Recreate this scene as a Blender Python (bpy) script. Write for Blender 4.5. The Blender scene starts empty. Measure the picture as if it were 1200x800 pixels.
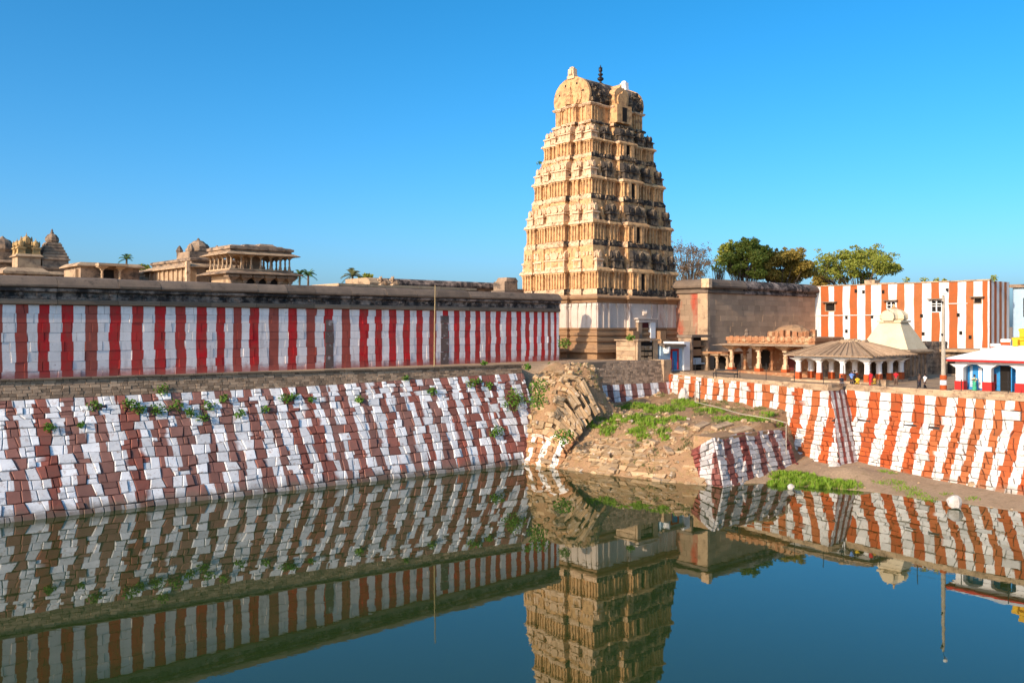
import bpy, math, random
from mathutils import Vector, Matrix, noise
random.seed(7)
R = random.Random(11)
scene = bpy.context.scene
COL = scene.collection
# ------------------------------------------------------------------ camera, sky, sun, exposure
EYE = 16.0
FPX = 1060.0                      # focal length in photograph pixels (1200 wide)
cam_d = bpy.data.cameras.new('camera')
cam = bpy.data.objects.new('camera', cam_d); COL.objects.link(cam)
cam.location = (0, 0, EYE); cam.rotation_euler = (math.pi/2, 0, 0)
cam_d.sensor_width = 36.0; cam_d.lens = 36.0*FPX/1200.0
cam_d.shift_y = -18.0/1200.0
cam_d.clip_start = 0.1; cam_d.clip_end = 8000
scene.camera = cam
# temple axes: u runs right and away, v runs left and away, h is height over the water
UX, UY = 0.745, 0.667
ROT = math.atan2(UY, UX)
def W(u, v, h=0.0): return Vector((UX*u-UY*v, UY*u+UX*v, h))
SUN_A, SUN_EL = math.radians(-5), math.radians(23)
sx = -UX*math.cos(SUN_A) - UY*math.sin(SUN_A); sy = -UY*math.cos(SUN_A) + UX*math.sin(SUN_A)
SUN = Vector((sx*math.cos(SUN_EL), sy*math.cos(SUN_EL), math.sin(SUN_EL)))
wd = bpy.data.worlds.new('World'); scene.world = wd; wd.use_nodes = True
wn = wd.node_tree; wn.nodes.clear()
sky = wn.nodes.new('ShaderNodeTexSky'); sky.sky_type = 'NISHITA'; sky.sun_disc = False
sky.sun_elevation = SUN_EL; sky.sun_rotation = math.atan2(SUN.x, SUN.y)
sky.altitude = 0; sky.air_density = 0.68; sky.dust_density = 2.4; sky.ozone_density = 4.5
hs = wn.nodes.new('ShaderNodeHueSaturation'); hs.inputs['Saturation'].default_value = 1.27; hs.inputs['Hue'].default_value = 0.486
bg = wn.nodes.new('ShaderNodeBackground'); bg.inputs['Strength'].default_value = 0.15
wo = wn.nodes.new('ShaderNodeOutputWorld')
wn.links.new(sky.outputs[0], hs.inputs['Color']); wn.links.new(hs.outputs[0], bg.inputs['Color']); wn.links.new(bg.outputs[0], wo.inputs[0])
sl = bpy.data.lights.new('sun', 'SUN'); sl.energy = 3.0; sl.angle = math.radians(0.5); sl.color = (1.0, 0.82, 0.62)
so = bpy.data.objects.new('sun', sl); COL.objects.link(so)
so.rotation_euler = SUN.to_track_quat('Z', 'Y').to_euler(); so.location = SUN*300
vs = scene.view_settings; vs.view_transform = 'Standard'; vs.look = 'None'; vs.exposure = 0.76; vs.gamma = 1.0
scene.cycles.max_bounces = 6; scene.cycles.transparent_max_bounces = 4
# ------------------------------------------------------------------ helpers
def ray_v(px, v):                 # distance and u at which the line of sight through column px meets the plane v
    k = (px-600.0)/FPX; z = v/(UX-UY*k); return z, z*(UX*k+UY)
def ray_u(px, u):
    k = (px-600.0)/FPX; z = u/(UX*k+UY); return z, z*(UX-UY*k)
def proj(u, v, h):
    p = W(u, v, h); y = max(p.y, 0.5)
    return 600+FPX*p.x/y, 382-FPX*(h-EYE)/y, y
def lerp(a, b, t): return a+(b-a)*t
def sstep(a, b, x):
    t = min(1.0, max(0.0, (x-a)/(b-a))); return t*t*(3-2*t)
def interp(tab, x):
    if x <= tab[0][0]: return tab[0][1]
    for (a, ya), (b, yb) in zip(tab, tab[1:]):
        if x <= b: return ya+(yb-ya)*(x-a)/(b-a)
    return tab[-1][1]
def extrap(tab, x):
    if x < tab[0][0]: (a, ya), (b, yb) = tab[0], tab[1]
    elif x > tab[-1][0]: (a, ya), (b, yb) = tab[-2], tab[-1]
    else: return interp(tab, x)
    return ya+(yb-ya)*(x-a)/(b-a)
def nz(x, y=0.0, z=0.0): return noise.noise(Vector((x, y, z)))

class MB:
    def __init__(s): s.v = []; s.f = []; s.m = []; s.uv = []; s.rn = []; s.sm = False; s.cr = (0.5, 0.5)
    def add(s, verts, faces, mi=0, uv=None, rnd=None):
        o = len(s.v); s.v.extend([tuple(p) for p in verts])
        s.uv.extend(uv if uv else [(0.0, 9.0)]*len(verts))
        s.rn.extend([rnd if rnd else s.cr]*len(verts))
        for f in faces: s.f.append([o+i for i in f]); s.m.append(mi)
    def box(s, x0, x1, y0, y1, z0, z1, mi=0):
        s.add([(x0,y0,z0),(x1,y0,z0),(x1,y1,z0),(x0,y1,z0),(x0,y0,z1),(x1,y0,z1),(x1,y1,z1),(x0,y1,z1)],
              [(0,3,2,1),(4,5,6,7),(0,1,5,4),(1,2,6,5),(2,3,7,6),(3,0,4,7)], mi)
    def cbox(s, x, y, z, wx, wy, wz, mi=0, rz=0.0, tilt=0.0):      # centred in plan, standing on z
        v = []
        for k in (0, 1):
            for a, b in ((-1,-1),(1,-1),(1,1),(-1,1)):
                p = Vector((a*wx/2, b*wy/2, k*wz))
                if tilt: p = Matrix.Rotation(tilt, 3, 'X') @ p
                if rz: p = Matrix.Rotation(rz, 3, 'Z') @ p
                v.append((p.x+x, p.y+y, p.z+z))
        s.add(v, [(0,3,2,1),(4,5,6,7),(0,1,5,4),(1,2,6,5),(2,3,7,6),(3,0,4,7)], mi)
    def frust(s, x, y, z0, z1, ax, ay, bx, by, mi=0):               # half sizes at the foot and at the top
        v = [(x+a*ax, y+b*ay, z0) for a, b in ((-1,-1),(1,-1),(1,1),(-1,1))]+[(x+a*bx, y+b*by, z1) for a, b in ((-1,-1),(1,-1),(1,1),(-1,1))]
        s.add(v, [(0,3,2,1),(4,5,6,7),(0,1,5,4),(1,2,6,5),(2,3,7,6),(3,0,4,7)], mi)
    def lathe(s, x, y, prof, n=10, mi=0, rot=0.0, sxy=(1,1)):
        v = []; f = []; k = len(prof)
        for r, z in prof:
            for i in range(n):
                a = 2*math.pi*i/n+rot; v.append((x+r*math.cos(a)*sxy[0], y+r*math.sin(a)*sxy[1], z))
        for j in range(k-1):
            for i in range(n):
                f.append((j*n+i, j*n+(i+1)%n, (j+1)*n+(i+1)%n, (j+1)*n+i))
        f.append(tuple(reversed(range(n)))); f.append(tuple(range((k-1)*n, k*n)))
        s.add(v, f, mi)
    def tube(s, pts, rad, n=6, mi=0):
        pts = [Vector(p) for p in pts]; v = []; f = []
        for i, p in enumerate(pts):
            d = (pts[min(i+1, len(pts)-1)]-pts[max(i-1, 0)]).normalized()
            a = d.orthogonal().normalized() if abs(d.z) < 0.95 else Vector((1,0,0)).cross(d).normalized()
            b = d.cross(a); r = rad[i] if isinstance(rad, (list, tuple)) else rad
            for k in range(n):
                t = 2*math.pi*k/n; q = p+a*(r*math.cos(t))+b*(r*math.sin(t)); v.append(q)
        for i in range(len(pts)-1):
            for k in range(n): f.append((i*n+k, i*n+(k+1)%n, (i+1)*n+(k+1)%n, (i+1)*n+k))
        f.append(tuple(reversed(range(n)))); f.append(tuple(range((len(pts)-1)*n, len(pts)*n)))
        s.add(v, f, mi)
    def sweep(s, plan, prof, mi=0, cap=True):                       # axis-aligned closed plan (counter-clockwise), profile of (offset, z)
        n = len(plan); off = []
        for i in range(n):
            a, b, c = plan[i-1], plan[i], plan[(i+1) % n]
            def nrm(p, q):
                dx, dy = q[0]-p[0], q[1]-p[1]; l = math.hypot(dx, dy) or 1; return (dy/l, -dx/l)
            n1, n2 = nrm(a, b), nrm(b, c)
            if abs(n1[0]*n2[0]+n1[1]*n2[1]) > 0.9: off.append(n1)
            else: off.append((n1[0]+n2[0], n1[1]+n2[1]))
        v = []; f = []
        for o, z in prof:
            for p, d in zip(plan, off): v.append((p[0]+d[0]*o, p[1]+d[1]*o, z))
        for j in range(len(prof)-1):
            for i in range(n): f.append((j*n+i, j*n+(i+1)%n, (j+1)*n+(i+1)%n, (j+1)*n+i))
        if cap: f.append(tuple(range((len(prof)-1)*n, len(prof)*n)))
        s.add(v, f, mi)
    def extrude_x(s, prof, x0, x1, mi=0, mit0=None, mit1=None, jit=0.0):    # closed profile of (y, z) run along x
        n = len(prof); a = []; b = []
        for y, z in prof:
            a.append((x0+(mit0(y) if mit0 else 0), y+R.uniform(-jit, jit), z+R.uniform(-jit, jit)))
            b.append((x1+(mit1(y) if mit1 else 0), y+R.uniform(-jit, jit), z+R.uniform(-jit, jit)))
        f = [(i, n+i, n+(i+1)%n, (i+1)%n) for i in range(n)]
        f.append(tuple(range(n))); f.append(tuple(reversed(range(n, 2*n))))
        s.add(a+b, f, mi)
    def mesh(s, name, mats):
        me = bpy.data.meshes.new(name); me.from_pydata(s.v, [], s.f)
        if not isinstance(mats, (list, tuple)): mats = [mats]
        for m in mats: me.materials.append(m)
        if len(mats) > 1: me.polygons.foreach_set('material_index', s.m)
        lv = [0]*len(me.loops); me.loops.foreach_get('vertex_index', lv)
        for nm, src in (('stripe', s.uv), ('rnd', s.rn)):
            L = me.uv_layers.new(name=nm); d = []
            for i in lv: d.extend(src[i])
            L.data.foreach_set('uv', d)
        if s.sm: me.polygons.foreach_set('use_smooth', [True]*len(me.polygons))
        me.update(); return me
    def build(s, name, mats, parent=None, **kw):
        o = bpy.data.objects.new(name, s.mesh(name, mats)); COL.objects.link(o)
        if parent is not None: o.parent = parent
        for k, x in kw.items(): o[k] = x
        return o
def thing(name, label, cat, loc=(0,0,0), rz=ROT, group=None):
    o = bpy.data.objects.new(name, None); COL.objects.link(o); o.empty_display_size = 0.3
    o.location = W(*loc); o.rotation_euler = (0, 0, rz)
    o['label'] = label; o['category'] = cat; o['kind'] = 'thing'
    if group: o['group'] = group
    return o
def tag(o, label, cat, group=None):
    o['label'] = label; o['category'] = cat; o['kind'] = 'thing'
    if group: o['group'] = group
    return o
def inst(name, me, parent, loc=(0,0,0), rz=0.0, sc=None):           # another part sharing mesh data
    o = bpy.data.objects.new(name, me); COL.objects.link(o); o.parent = parent
    o.location = loc; o.rotation_euler = (0, 0, rz)
    if sc: o.scale = sc
    return o
def copy_tree(o, parent=None):
    c = o.copy(); COL.objects.link(c)
    if parent is not None: c.parent = parent
    for ch in list(o.children): copy_tree(ch, c)
    return c
# ------------------------------------------------------------------ materials
class NT:
    def __init__(s, name):
        s.mat = bpy.data.materials.new(name); s.mat.use_nodes = True
        s.t = s.mat.node_tree; s.n = s.t.nodes; s.b = s.n['Principled BSDF']
    def new(s, ty, **kw):
        x = s.n.new('ShaderNode'+ty)
        for k, v in kw.items():
            if k.startswith('i_'):
                key = k[2:]; key = int(key) if key.isdigit() else key.replace('_', ' ')
                if hasattr(v, 'is_linked') or hasattr(v, 'links'): s.t.links.new(v, x.inputs[key])
                else: x.inputs[key].default_value = v
            else: setattr(x, k, v)
        return x
    def link(s, a, b): s.t.links.new(a, b)
    def math(s, op, a, b=0.0, c=None):
        x = s.n.new('ShaderNodeMath'); x.operation = op
        for i, v in enumerate((a, b) if c is None else (a, b, c)):
            if isinstance(v, (int, float)): x.inputs[i].default_value = v
            else: s.t.links.new(v, x.inputs[i])
        return x.outputs[0]
    def mix(s, f, a, b, mode='MIX'):
        x = s.n.new('ShaderNodeMix'); x.data_type = 'RGBA'; x.blend_type = mode
        for i, v in ((0, f), (6, a), (7, b)):
            if isinstance(v, (int, float)): x.inputs[i].default_value = v
            elif isinstance(v, tuple): x.inputs[i].default_value = (*v, 1) if len(v) == 3 else v
            else: s.t.links.new(v, x.inputs[i])
        return x.outputs[2]
    def noise(s, scale, detail=5, rough=0.6, stretch=None, w=0.0):
        tc = s.new('TexCoord'); src = tc.outputs['Object']
        if stretch:
            mp = s.new('Mapping'); mp.inputs['Scale'].default_value = stretch; s.link(src, mp.inputs[0]); src = mp.outputs[0]
        x = s.new('TexNoise'); x.noise_dimensions = '4D'; x.inputs['W'].default_value = w; x.inputs['Scale'].default_value = scale; x.inputs['Detail'].default_value = detail; x.inputs['Roughness'].default_value = rough
        s.link(src, x.inputs['Vector']); return x.outputs['Fac']
    def ramp(s, fac, lo, hi):
        x = s.new('MapRange'); x.inputs[1].default_value = lo; x.inputs[2].default_value = hi; x.clamp = True
        s.link(fac, x.inputs[0]); return x.outputs[0]
    def uv(s, nm):
        x = s.new('UVMap'); x.uv_map = nm; sp = s.new('SeparateXYZ'); s.link(x.outputs[0], sp.inputs[0]); return sp.outputs
    def bump(s, h, strength=0.4, dist=0.05):
        x = s.new('Bump'); x.inputs['Strength'].default_value = strength; x.inputs['Distance'].default_value = dist
        s.link(h, x.inputs['Height']); s.link(x.outputs[0], s.b.inputs['Normal'])
    def done(s, col, rough=0.85):
        if isinstance(col, tuple): s.b.inputs['Base Color'].default_value = (*col, 1)
        else: s.link(col, s.b.inputs['Base Color'])
        s.b.inputs['Roughness'].default_value = rough
        s.b.inputs['Specular IOR Level'].default_value = 0.25
        return s.mat
def stone_mat(name, c1, c2, scale=0.8, stain=None, cover=0.5, sscale=0.7, rnd=0.35, bump=0.5, rough=0.9, streak=None, fine=9.0):
    t = NT(name)
    c = t.mix(t.ramp(t.noise(scale, 6, 0.65), 0.3, 0.7), c1, c2)
    g = t.noise(fine, 4, 0.7, w=3)
    c = t.mix(t.ramp(g, 0.25, 0.75), t.mix(0.35, c, (0.05,0.04,0.03)), c)
    if rnd:
        r = t.uv('rnd')
        v = t.new('CombineColor'); k = t.math('MULTIPLY_ADD', r[0], 2*rnd, 1-rnd)
        for i in range(3): t.link(k, v.inputs[i])
        c = t.mix(1.0, c, v.outputs[0], 'MULTIPLY')
    if stain:
        n = t.noise(sscale, 7, 0.7, stretch=streak, w=7)
        c = t.mix(t.ramp(n, 1-cover-0.08, 1-cover+0.08), c, stain)
    t.bump(g, bump, 0.06)
    return t.done(c, rough)
def plain_mat(name, c, rough=0.7, var=0.25, scale=2.0, metal=0.0):
    t = NT(name); d = tuple(x*(1-var) for x in c)
    t.b.inputs['Metallic'].default_value = metal
    return t.done(t.mix(t.ramp(t.noise(scale, 5), 0.3, 0.7), c, d), rough)
def stripe_mat(name, white, reds, wob=0.12, peel=0.45, bare=(0.26,0.17,0.12), splash=None, rnd=0.2, wscale=0.5, bump=0.5, split=0.25, fade=0.5, streak=0.0):
    t = NT(name); s = t.uv('stripe'); r = t.uv('rnd')
    n = t.noise(wscale, 3, 0.5, w=1)
    ph = t.math('ADD', s[0], t.math('MULTIPLY', t.math('SUBTRACT', n, 0.5), wob))
    d = t.math('ABSOLUTE', t.math('SUBTRACT', ph, t.math('ROUND', ph)))
    isred = t.ramp(d, split-0.012, split+0.012)
    wn_ = t.new('TexWhiteNoise'); wn_.noise_dimensions = '1D'; t.link(t.math('FLOOR', ph), wn_.inputs['W'])
    rc = t.mix(t.ramp(wn_.outputs['Value'], fade-0.15, fade+0.15), reds[0], reds[1])
    g = t.noise(7.0, 5, 0.7, w=3); big = t.noise(0.9, 6, 0.7, w=5)
    rc = t.mix(t.ramp(big, 0.35, 0.75), rc, tuple(x*0.7 for x in reds[1]))
    wc = t.mix(t.ramp(big, 0.35, 0.8), white, tuple(x*0.8 for x in white))
    wc = t.mix(t.ramp(t.noise(2.6, 7, 0.75, w=9), 1-peel, 1-peel+0.14), wc, bare)
    c = t.mix(isred, wc, rc)
    if splash:
        zz = t.math('ADD', s[1], t.math('MULTIPLY', t.math('SUBTRACT', t.noise(1.1, 4, w=11), 0.5), 1.6))
        c = t.mix(t.math('MULTIPLY', t.math('SUBTRACT', 1.0, t.ramp(zz, 0.25, 1.0)), 0.75), c, splash)
    k = t.math('MULTIPLY_ADD', r[0], 2*rnd, 1-rnd); v = t.new('CombineColor')
    for i in range(3): t.link(k, v.inputs[i])
    c = t.mix(1.0, c, v.outputs[0], 'MULTIPLY')
    if streak:
        sk = t.ramp(t.noise(1.6, 6, 0.7, stretch=(1,1,0.12), w=21), 0.53, 0.75)
        c = t.mix(t.math('MULTIPLY', sk, streak), c, (0.16,0.10,0.085))
    c = t.mix(t.ramp(g, 0.18, 0.44), t.mix(0.4, c, (0.08,0.05,0.04)), c)
    t.bump(g, bump, 0.05)
    return t.done(c, 0.85)
WHITE = (0.93, 0.83, 0.76)
M = {}
M['left_wall'] = stripe_mat('painted_ashlar_red', WHITE, ((0.68,0.014,0.02), (0.42,0.10,0.065)), wob=0.10, peel=0.40, streak=0.45, splash=(0.42,0.10,0.07), rnd=0.07, bump=0.25, fade=0.72)
M['left_bank'] = stripe_mat('painted_rubble_brown', (0.76,0.745,0.725), ((0.29,0.085,0.058), (0.27,0.13,0.10)), wob=0.16, peel=0.46, splash=(0.13,0.105,0.075), bare=(0.38,0.26,0.20), rnd=0.22, wscale=0.45, split=0.255)
M['right_bank'] = stripe_mat('painted_rubble_orange', (0.68,0.645,0.58), ((0.44,0.075,0.016), (0.42,0.125,0.04)), wob=0.16, peel=0.45, splash=(0.36,0.25,0.15), bare=(0.34,0.2,0.11), rnd=0.2, wscale=0.5)
M['ruin_paint'] = stripe_mat('half_painted_rubble', (0.82,0.76,0.68), ((0.50,0.31,0.16), (0.46,0.22,0.10)), wob=0.3, peel=0.45, bare=(0.42,0.27,0.15), rnd=0.3, split=0.2)
M['shade_maroon_bank'] = stripe_mat('painted_rubble_shade_maroon', (0.52,0.48,0.45), ((0.26,0.06,0.045), (0.24,0.09,0.07)), wob=0.3, peel=0.47, bare=(0.26,0.17,0.13), rnd=0.25, wscale=0.5, split=0.28)  # striped paint darkened to maroon and dull white, shade put into the colour
M['building'] = stripe_mat('painted_plaster_orange', (0.72,0.69,0.64), ((0.44,0.10,0.022), (0.43,0.135,0.04)), wob=0.08, streak=0.5, peel=0.36, bare=(0.45,0.3,0.2), rnd=0.0, bump=0.2, wscale=0.3)
M['mortar'] = stone_mat('dark_joint_earth', (0.07,0.05,0.04), (0.04,0.03,0.025), rnd=0)
M['brick'] = stone_mat('grey_brown_coursed_stone', (0.46,0.32,0.21), (0.30,0.205,0.135), 0.5, rnd=0.4)
M['ashlar'] = stone_mat('brown_granite_ashlar', (0.57,0.37,0.225), (0.44,0.28,0.165), 0.35, stain=(0.12,0.08,0.06), cover=0.3, sscale=0.5, rnd=0.16, streak=(1,1,0.3), bump=0.3)
M['ashlar_red'] = stone_mat('granite_with_red_wash', (0.40,0.27,0.17), (0.28,0.19,0.12), 0.4, stain=(0.38,0.06,0.03), cover=0.42, sscale=0.45, rnd=0.14, streak=(1,1,0.3), bump=0.3)
M['coping'] = stone_mat('blackened_coping', (0.27,0.19,0.13), (0.15,0.11,0.08), 0.6, stain=(0.035,0.03,0.028), cover=0.36, sscale=0.6, rnd=0.2, bump=0.8)
M['coping_black'] = stone_mat('lichen_black_frieze', (0.06,0.048,0.044), (0.026,0.022,0.02), 0.7, stain=(0.36,0.27,0.21), cover=0.47, sscale=0.8, rnd=0.3, bump=0.8)
M['ledge'] = stone_mat('brown_ledge', (0.27,0.19,0.125), (0.20,0.145,0.10), 0.6, rnd=0.2)
M['cream'] = stone_mat('cream_lime_plaster', (0.79,0.48,0.225), (0.67,0.37,0.15), 0.35, stain=(0.27,0.15,0.075), cover=0.45, sscale=1.3, rnd=0.1, bump=0.5, fine=5)
M['cream_pale'] = stone_mat('pale_lime_relief', (0.86,0.61,0.39), (0.72,0.46,0.26), 0.6, stain=(0.30,0.18,0.09), cover=0.44, sscale=1.5, rnd=0.15, bump=0.7, fine=4)
M['cream_lime'] = stone_mat('cream_limewash', (0.80,0.66,0.44), (0.72,0.56,0.34), 0.6, stain=(0.45,0.32,0.18), cover=0.3, sscale=1.2, rnd=0.06, bump=0.4)
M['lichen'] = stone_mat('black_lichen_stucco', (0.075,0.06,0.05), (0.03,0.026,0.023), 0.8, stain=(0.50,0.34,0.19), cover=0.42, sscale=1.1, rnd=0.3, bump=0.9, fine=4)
M['whitewash'] = stone_mat('stained_whitewash', (0.74,0.64,0.54), (0.66,0.52,0.41), 0.4, stain=(0.40,0.17,0.10), cover=0.36, sscale=0.9, streak=(1,1,0.25), rnd=0.08, bump=0.3)
M['ochre'] = stone_mat('ochre_base_stone', (0.44,0.26,0.13), (0.33,0.18,0.09), 0.5, stain=(0.15,0.10,0.07), cover=0.36, rnd=0.12)
M['granite'] = stone_mat('warm_granite', (0.47,0.32,0.20), (0.33,0.22,0.14), 0.6, stain=(0.09,0.07,0.055), cover=0.46, rnd=0.15)
M['gold'] = stone_mat('golden_stucco', (0.60,0.40,0.17), (0.48,0.30,0.12), 0.8, rnd=0.1)
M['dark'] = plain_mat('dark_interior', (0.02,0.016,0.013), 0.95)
M['maroon'] = plain_mat('maroon_door', (0.12,0.018,0.015), 0.7)
M['metal'] = plain_mat('dark_iron', (0.05,0.045,0.042), 0.55, metal=0.4)
M['black_brass'] = plain_mat('blackened_brass', (0.035,0.033,0.036), 0.45, metal=0.6)
M['pole'] = plain_mat('weathered_bamboo', (0.38,0.27,0.13), 0.7)
M['concrete'] = stone_mat('cast_concrete', (0.52,0.44,0.34), (0.42,0.35,0.26), 0.8, rnd=0.05)
M['paint_white'] = plain_mat('white_limewash', (0.80,0.78,0.74), 0.8, 0.12)
M['paint_orange'] = plain_mat('orange_limewash', (0.47,0.09,0.02), 0.8, 0.2)
M['paint_red'] = plain_mat('red_gloss', (0.50,0.02,0.015), 0.6, 0.2)
M['paint_blue'] = plain_mat('blue_gloss', (0.03,0.25,0.55), 0.6, 0.3)
M['paint_sky'] = plain_mat('pale_blue_limewash', (0.42,0.56,0.66), 0.8, 0.2)
M['paint_yellow'] = plain_mat('yellow_limewash', (0.75,0.42,0.02), 0.7, 0.2)
M['white_stone'] = stone_mat('weathered_white_stone', (0.70,0.66,0.60), (0.55,0.49,0.42), 1.5, stain=(0.35,0.26,0.18), cover=0.40, sscale=2.5, rnd=0.1)
M['tile'] = stone_mat('brown_roof_sheet', (0.46,0.31,0.19), (0.33,0.21,0.125), 0.9, rnd=0.25, stain=(0.45,0.34,0.23), cover=0.36, sscale=1.2)
M['orange_stone'] = stone_mat('orange_washed_stone', (0.45,0.20,0.09), (0.35,0.15,0.065), 0.8, rnd=0.12, stain=(0.5,0.36,0.2), cover=0.42, sscale=1.2)
M['lit_stone'] = stone_mat('tan_granite', (0.60,0.42,0.25), (0.47,0.31,0.18), 0.7, rnd=0.15, stain=(0.18,0.11,0.07), cover=0.42)
M['rubble'] = stone_mat('tan_rubble', (0.55,0.38,0.21), (0.42,0.26,0.13), 0.8, rnd=0.35, stain=(0.70,0.62,0.52), cover=0.36, sscale=1.6)
M['bark'] = stone_mat('bark', (0.16,0.11,0.07), (0.10,0.07,0.05), 1.5, rnd=0)
def leaf_mat(name, cols, trans=0.25):
    t = NT(name); r = t.uv('rnd')
    c = t.mix(r[0], cols[0], cols[1]); c = t.mix(t.ramp(r[1], 0.75, 1.0), c, cols[2])
    t.done(c, 0.6)
    tr = t.new('BsdfTranslucent'); t.link(c, tr.inputs['Color'])
    mx = t.new('MixShader'); mx.inputs[0].default_value = trans
    t.link(t.b.outputs[0], mx.inputs[1]); t.link(tr.outputs[0], mx.inputs[2]); t.link(mx.outputs[0], t.n['Material Output'].inputs[0])
    return t.mat
M['weed'] = leaf_mat('weed_leaf', ((0.07,0.17,0.015),(0.12,0.24,0.02),(0.16,0.20,0.03)))
M['grass'] = leaf_mat('grass_blade', ((0.15,0.27,0.02),(0.24,0.36,0.03),(0.30,0.28,0.07)))
M['leaf_green'] = leaf_mat('leaf_green', ((0.20,0.235,0.03),(0.30,0.31,0.045),(0.34,0.28,0.05)))
M['leaf_olive'] = leaf_mat('leaf_olive', ((0.24,0.18,0.035),(0.31,0.22,0.04),(0.33,0.19,0.04)))
M['leaf_dry'] = leaf_mat('leaf_dry', ((0.17,0.11,0.07),(0.21,0.13,0.07),(0.20,0.13,0.03)))
M['palm'] = leaf_mat('palm_leaf', ((0.06,0.14,0.03),(0.11,0.19,0.04),(0.17,0.18,0.05)))
M['palm_dry'] = leaf_mat('palm_leaf_dry', ((0.20,0.18,0.07),(0.15,0.17,0.05),(0.26,0.2,0.1)))
# earth: tan dust with dry grass and darker patches
def earth_mat(name, a, b, c):
    t = NT(name)
    x = t.mix(t.ramp(t.noise(0.35, 7, 0.65), 0.35, 0.65), a, b)
    x = t.mix(t.ramp(t.noise(1.4, 6, 0.7, w=4), 0.52, 0.68), x, c)
    g = t.noise(5.0, 6, 0.75, w=8); x = t.mix(t.ramp(g, 0.3, 0.6), t.mix(0.45, x, (0.07,0.045,0.03)), x)
    t.bump(g, 0.9, 0.12); return t.done(x, 0.95)
M['earth'] = earth_mat('dry_earth', (0.47,0.28,0.145), (0.37,0.205,0.10), (0.33,0.24,0.09))
M['sand'] = earth_mat('dusty_ground', (0.52,0.35,0.21), (0.43,0.28,0.16), (0.34,0.23,0.12))
# pond: murky green water with a faint ripple
def water_mat():
    t = NT('murky_pond_water')
    t.b.inputs['IOR'].default_value = 1.65; t.b.inputs['Roughness'].default_value = 0.012
    t.b.inputs['Base Color'].default_value = (0.024, 0.043, 0.010, 1)
    n1 = t.noise(0.55, 3, 0.5, stretch=(1, 1, 1)); n2 = t.noise(2.6, 2, 0.5, w=5)
    calm = t.ramp(t.noise(0.06, 3, 0.5, w=2), 0.35, 0.7)
    h = t.math('ADD', t.math('MULTIPLY', n1, 1.0), t.math('MULTIPLY', n2, t.math('MULTIPLY', calm, 0.22)))
    t.bump(h, 0.06, 0.05)
    t.b.inputs['Specular IOR Level'].default_value = 0.5; t.b.inputs['Specular Tint'].default_value = (1.0, 0.93, 0.76, 1)
    return t.mat
M['water'] = water_mat()
# ------------------------------------------------------------------ courses of separate stones over a surface
def stone_courses(f, L, outward, courses, wr, phase=None, h0=0.0, jit=0.15, depth=0.3, gap=0.03, proud=(0.0,0.12), bev=0.06, keep=None, split=0.0, lo=0.0, seed=1, whole=0.0, pj=0.0):
    """f(s,t): surface point for s metres along and t up the slope 0..1; returns stones as (verts, uvs, rnd, centre)"""
    rr = random.Random(seed); out = []; outward = Vector(outward)
    tt = [0.0]
    for c in courses: tt.append(tt[-1]+c)
    T = tt[-1]; tt = [x/T for x in tt]
    def tb(i, s):
        if i == 0: return lo
        if i == len(tt)-1: return 1.0
        return tt[i]+jit*0.5*(tt[i+1]-tt[i])*nz(s*0.35, i*3.7, seed)*1.6
    def stone(cs):
        P = [Vector(f(s, t)) for s, t in cs]
        n = ((P[2]-P[0]).cross(P[3]-P[1])).normalized()
        if n.dot(outward) < 0: n = -n
        c = sum(P, Vector())/4
        if keep and not keep(c, rr): return
        pr = rr.uniform(*proud); tl = [rr.uniform(-0.13, 0.13)*(proud[1]-proud[0]) for _ in P]
        def ins(p, d):
            q = c-p; return p+q.normalized()*min(d, q.length*0.4)
        A = [ins(p, gap)-n*depth for p in P]; B = [ins(p, gap)+n*(pr*0.35) for p in P]
        Cc = [ins(p, gap+bev*rr.uniform(0.7, 1.5))+n*(pr+bev*0.6+a) for p, a in zip(P, tl)]
        dp = rr.gauss(0, pj) if pj else 0.0; pc = phase(c) if phase else 0.0; wl_ = rr.random() < whole
        uv = [((pc+(0.12*(phase(q)-pc) if wl_ else phase(q)-pc)+dp) if phase else 0.0, q.z-h0) for q in P]
        out.append((A+B+Cc, uv*3, (rr.random(), rr.random()), c))
    for i in range(len(tt)-1):
        s = -rr.uniform(0, wr[1])
        jl = [0, 0]
        while s < L:
            w = rr.uniform(*wr)*(1 if rr.random() > 0.15 else 0.6); e = s+w
            if e > 0:
                a, b = max(s, 0.0), min(e, L)
                jr = [rr.uniform(-jit, jit)*w*0.6 for _ in (0, 1)] if b < L else [0, 0]
                j0 = jl if a > 0 else [0, 0]
                cs = [(a+j0[0], tb(i, a)), (b+jr[0], tb(i, b)), (b+jr[1], tb(i+1, b)), (a+j0[1], tb(i+1, a))]
                if b-a > 0.15:
                    if rr.random() < split:
                        k = rr.uniform(0.4, 0.6)
                        m1 = (lerp(cs[1][0], cs[2][0], k), lerp(cs[1][1], cs[2][1], k)); m0 = (lerp(cs[0][0], cs[3][0], k), lerp(cs[0][1], cs[3][1], k))
                        stone([cs[0], cs[1], m1, m0]); stone([m0, m1, cs[2], cs[3]])
                    else: stone(cs)
                jl = jr
            s = e
    return out
SF = [(0,1,5,4),(1,2,6,5),(2,3,7,6),(3,0,4,7),(4,5,9,8),(5,6,10,9),(6,7,11,10),(7,4,8,11),(8,9,10,11)]
SFR = [tuple(reversed(x)) for x in SF]
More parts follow.
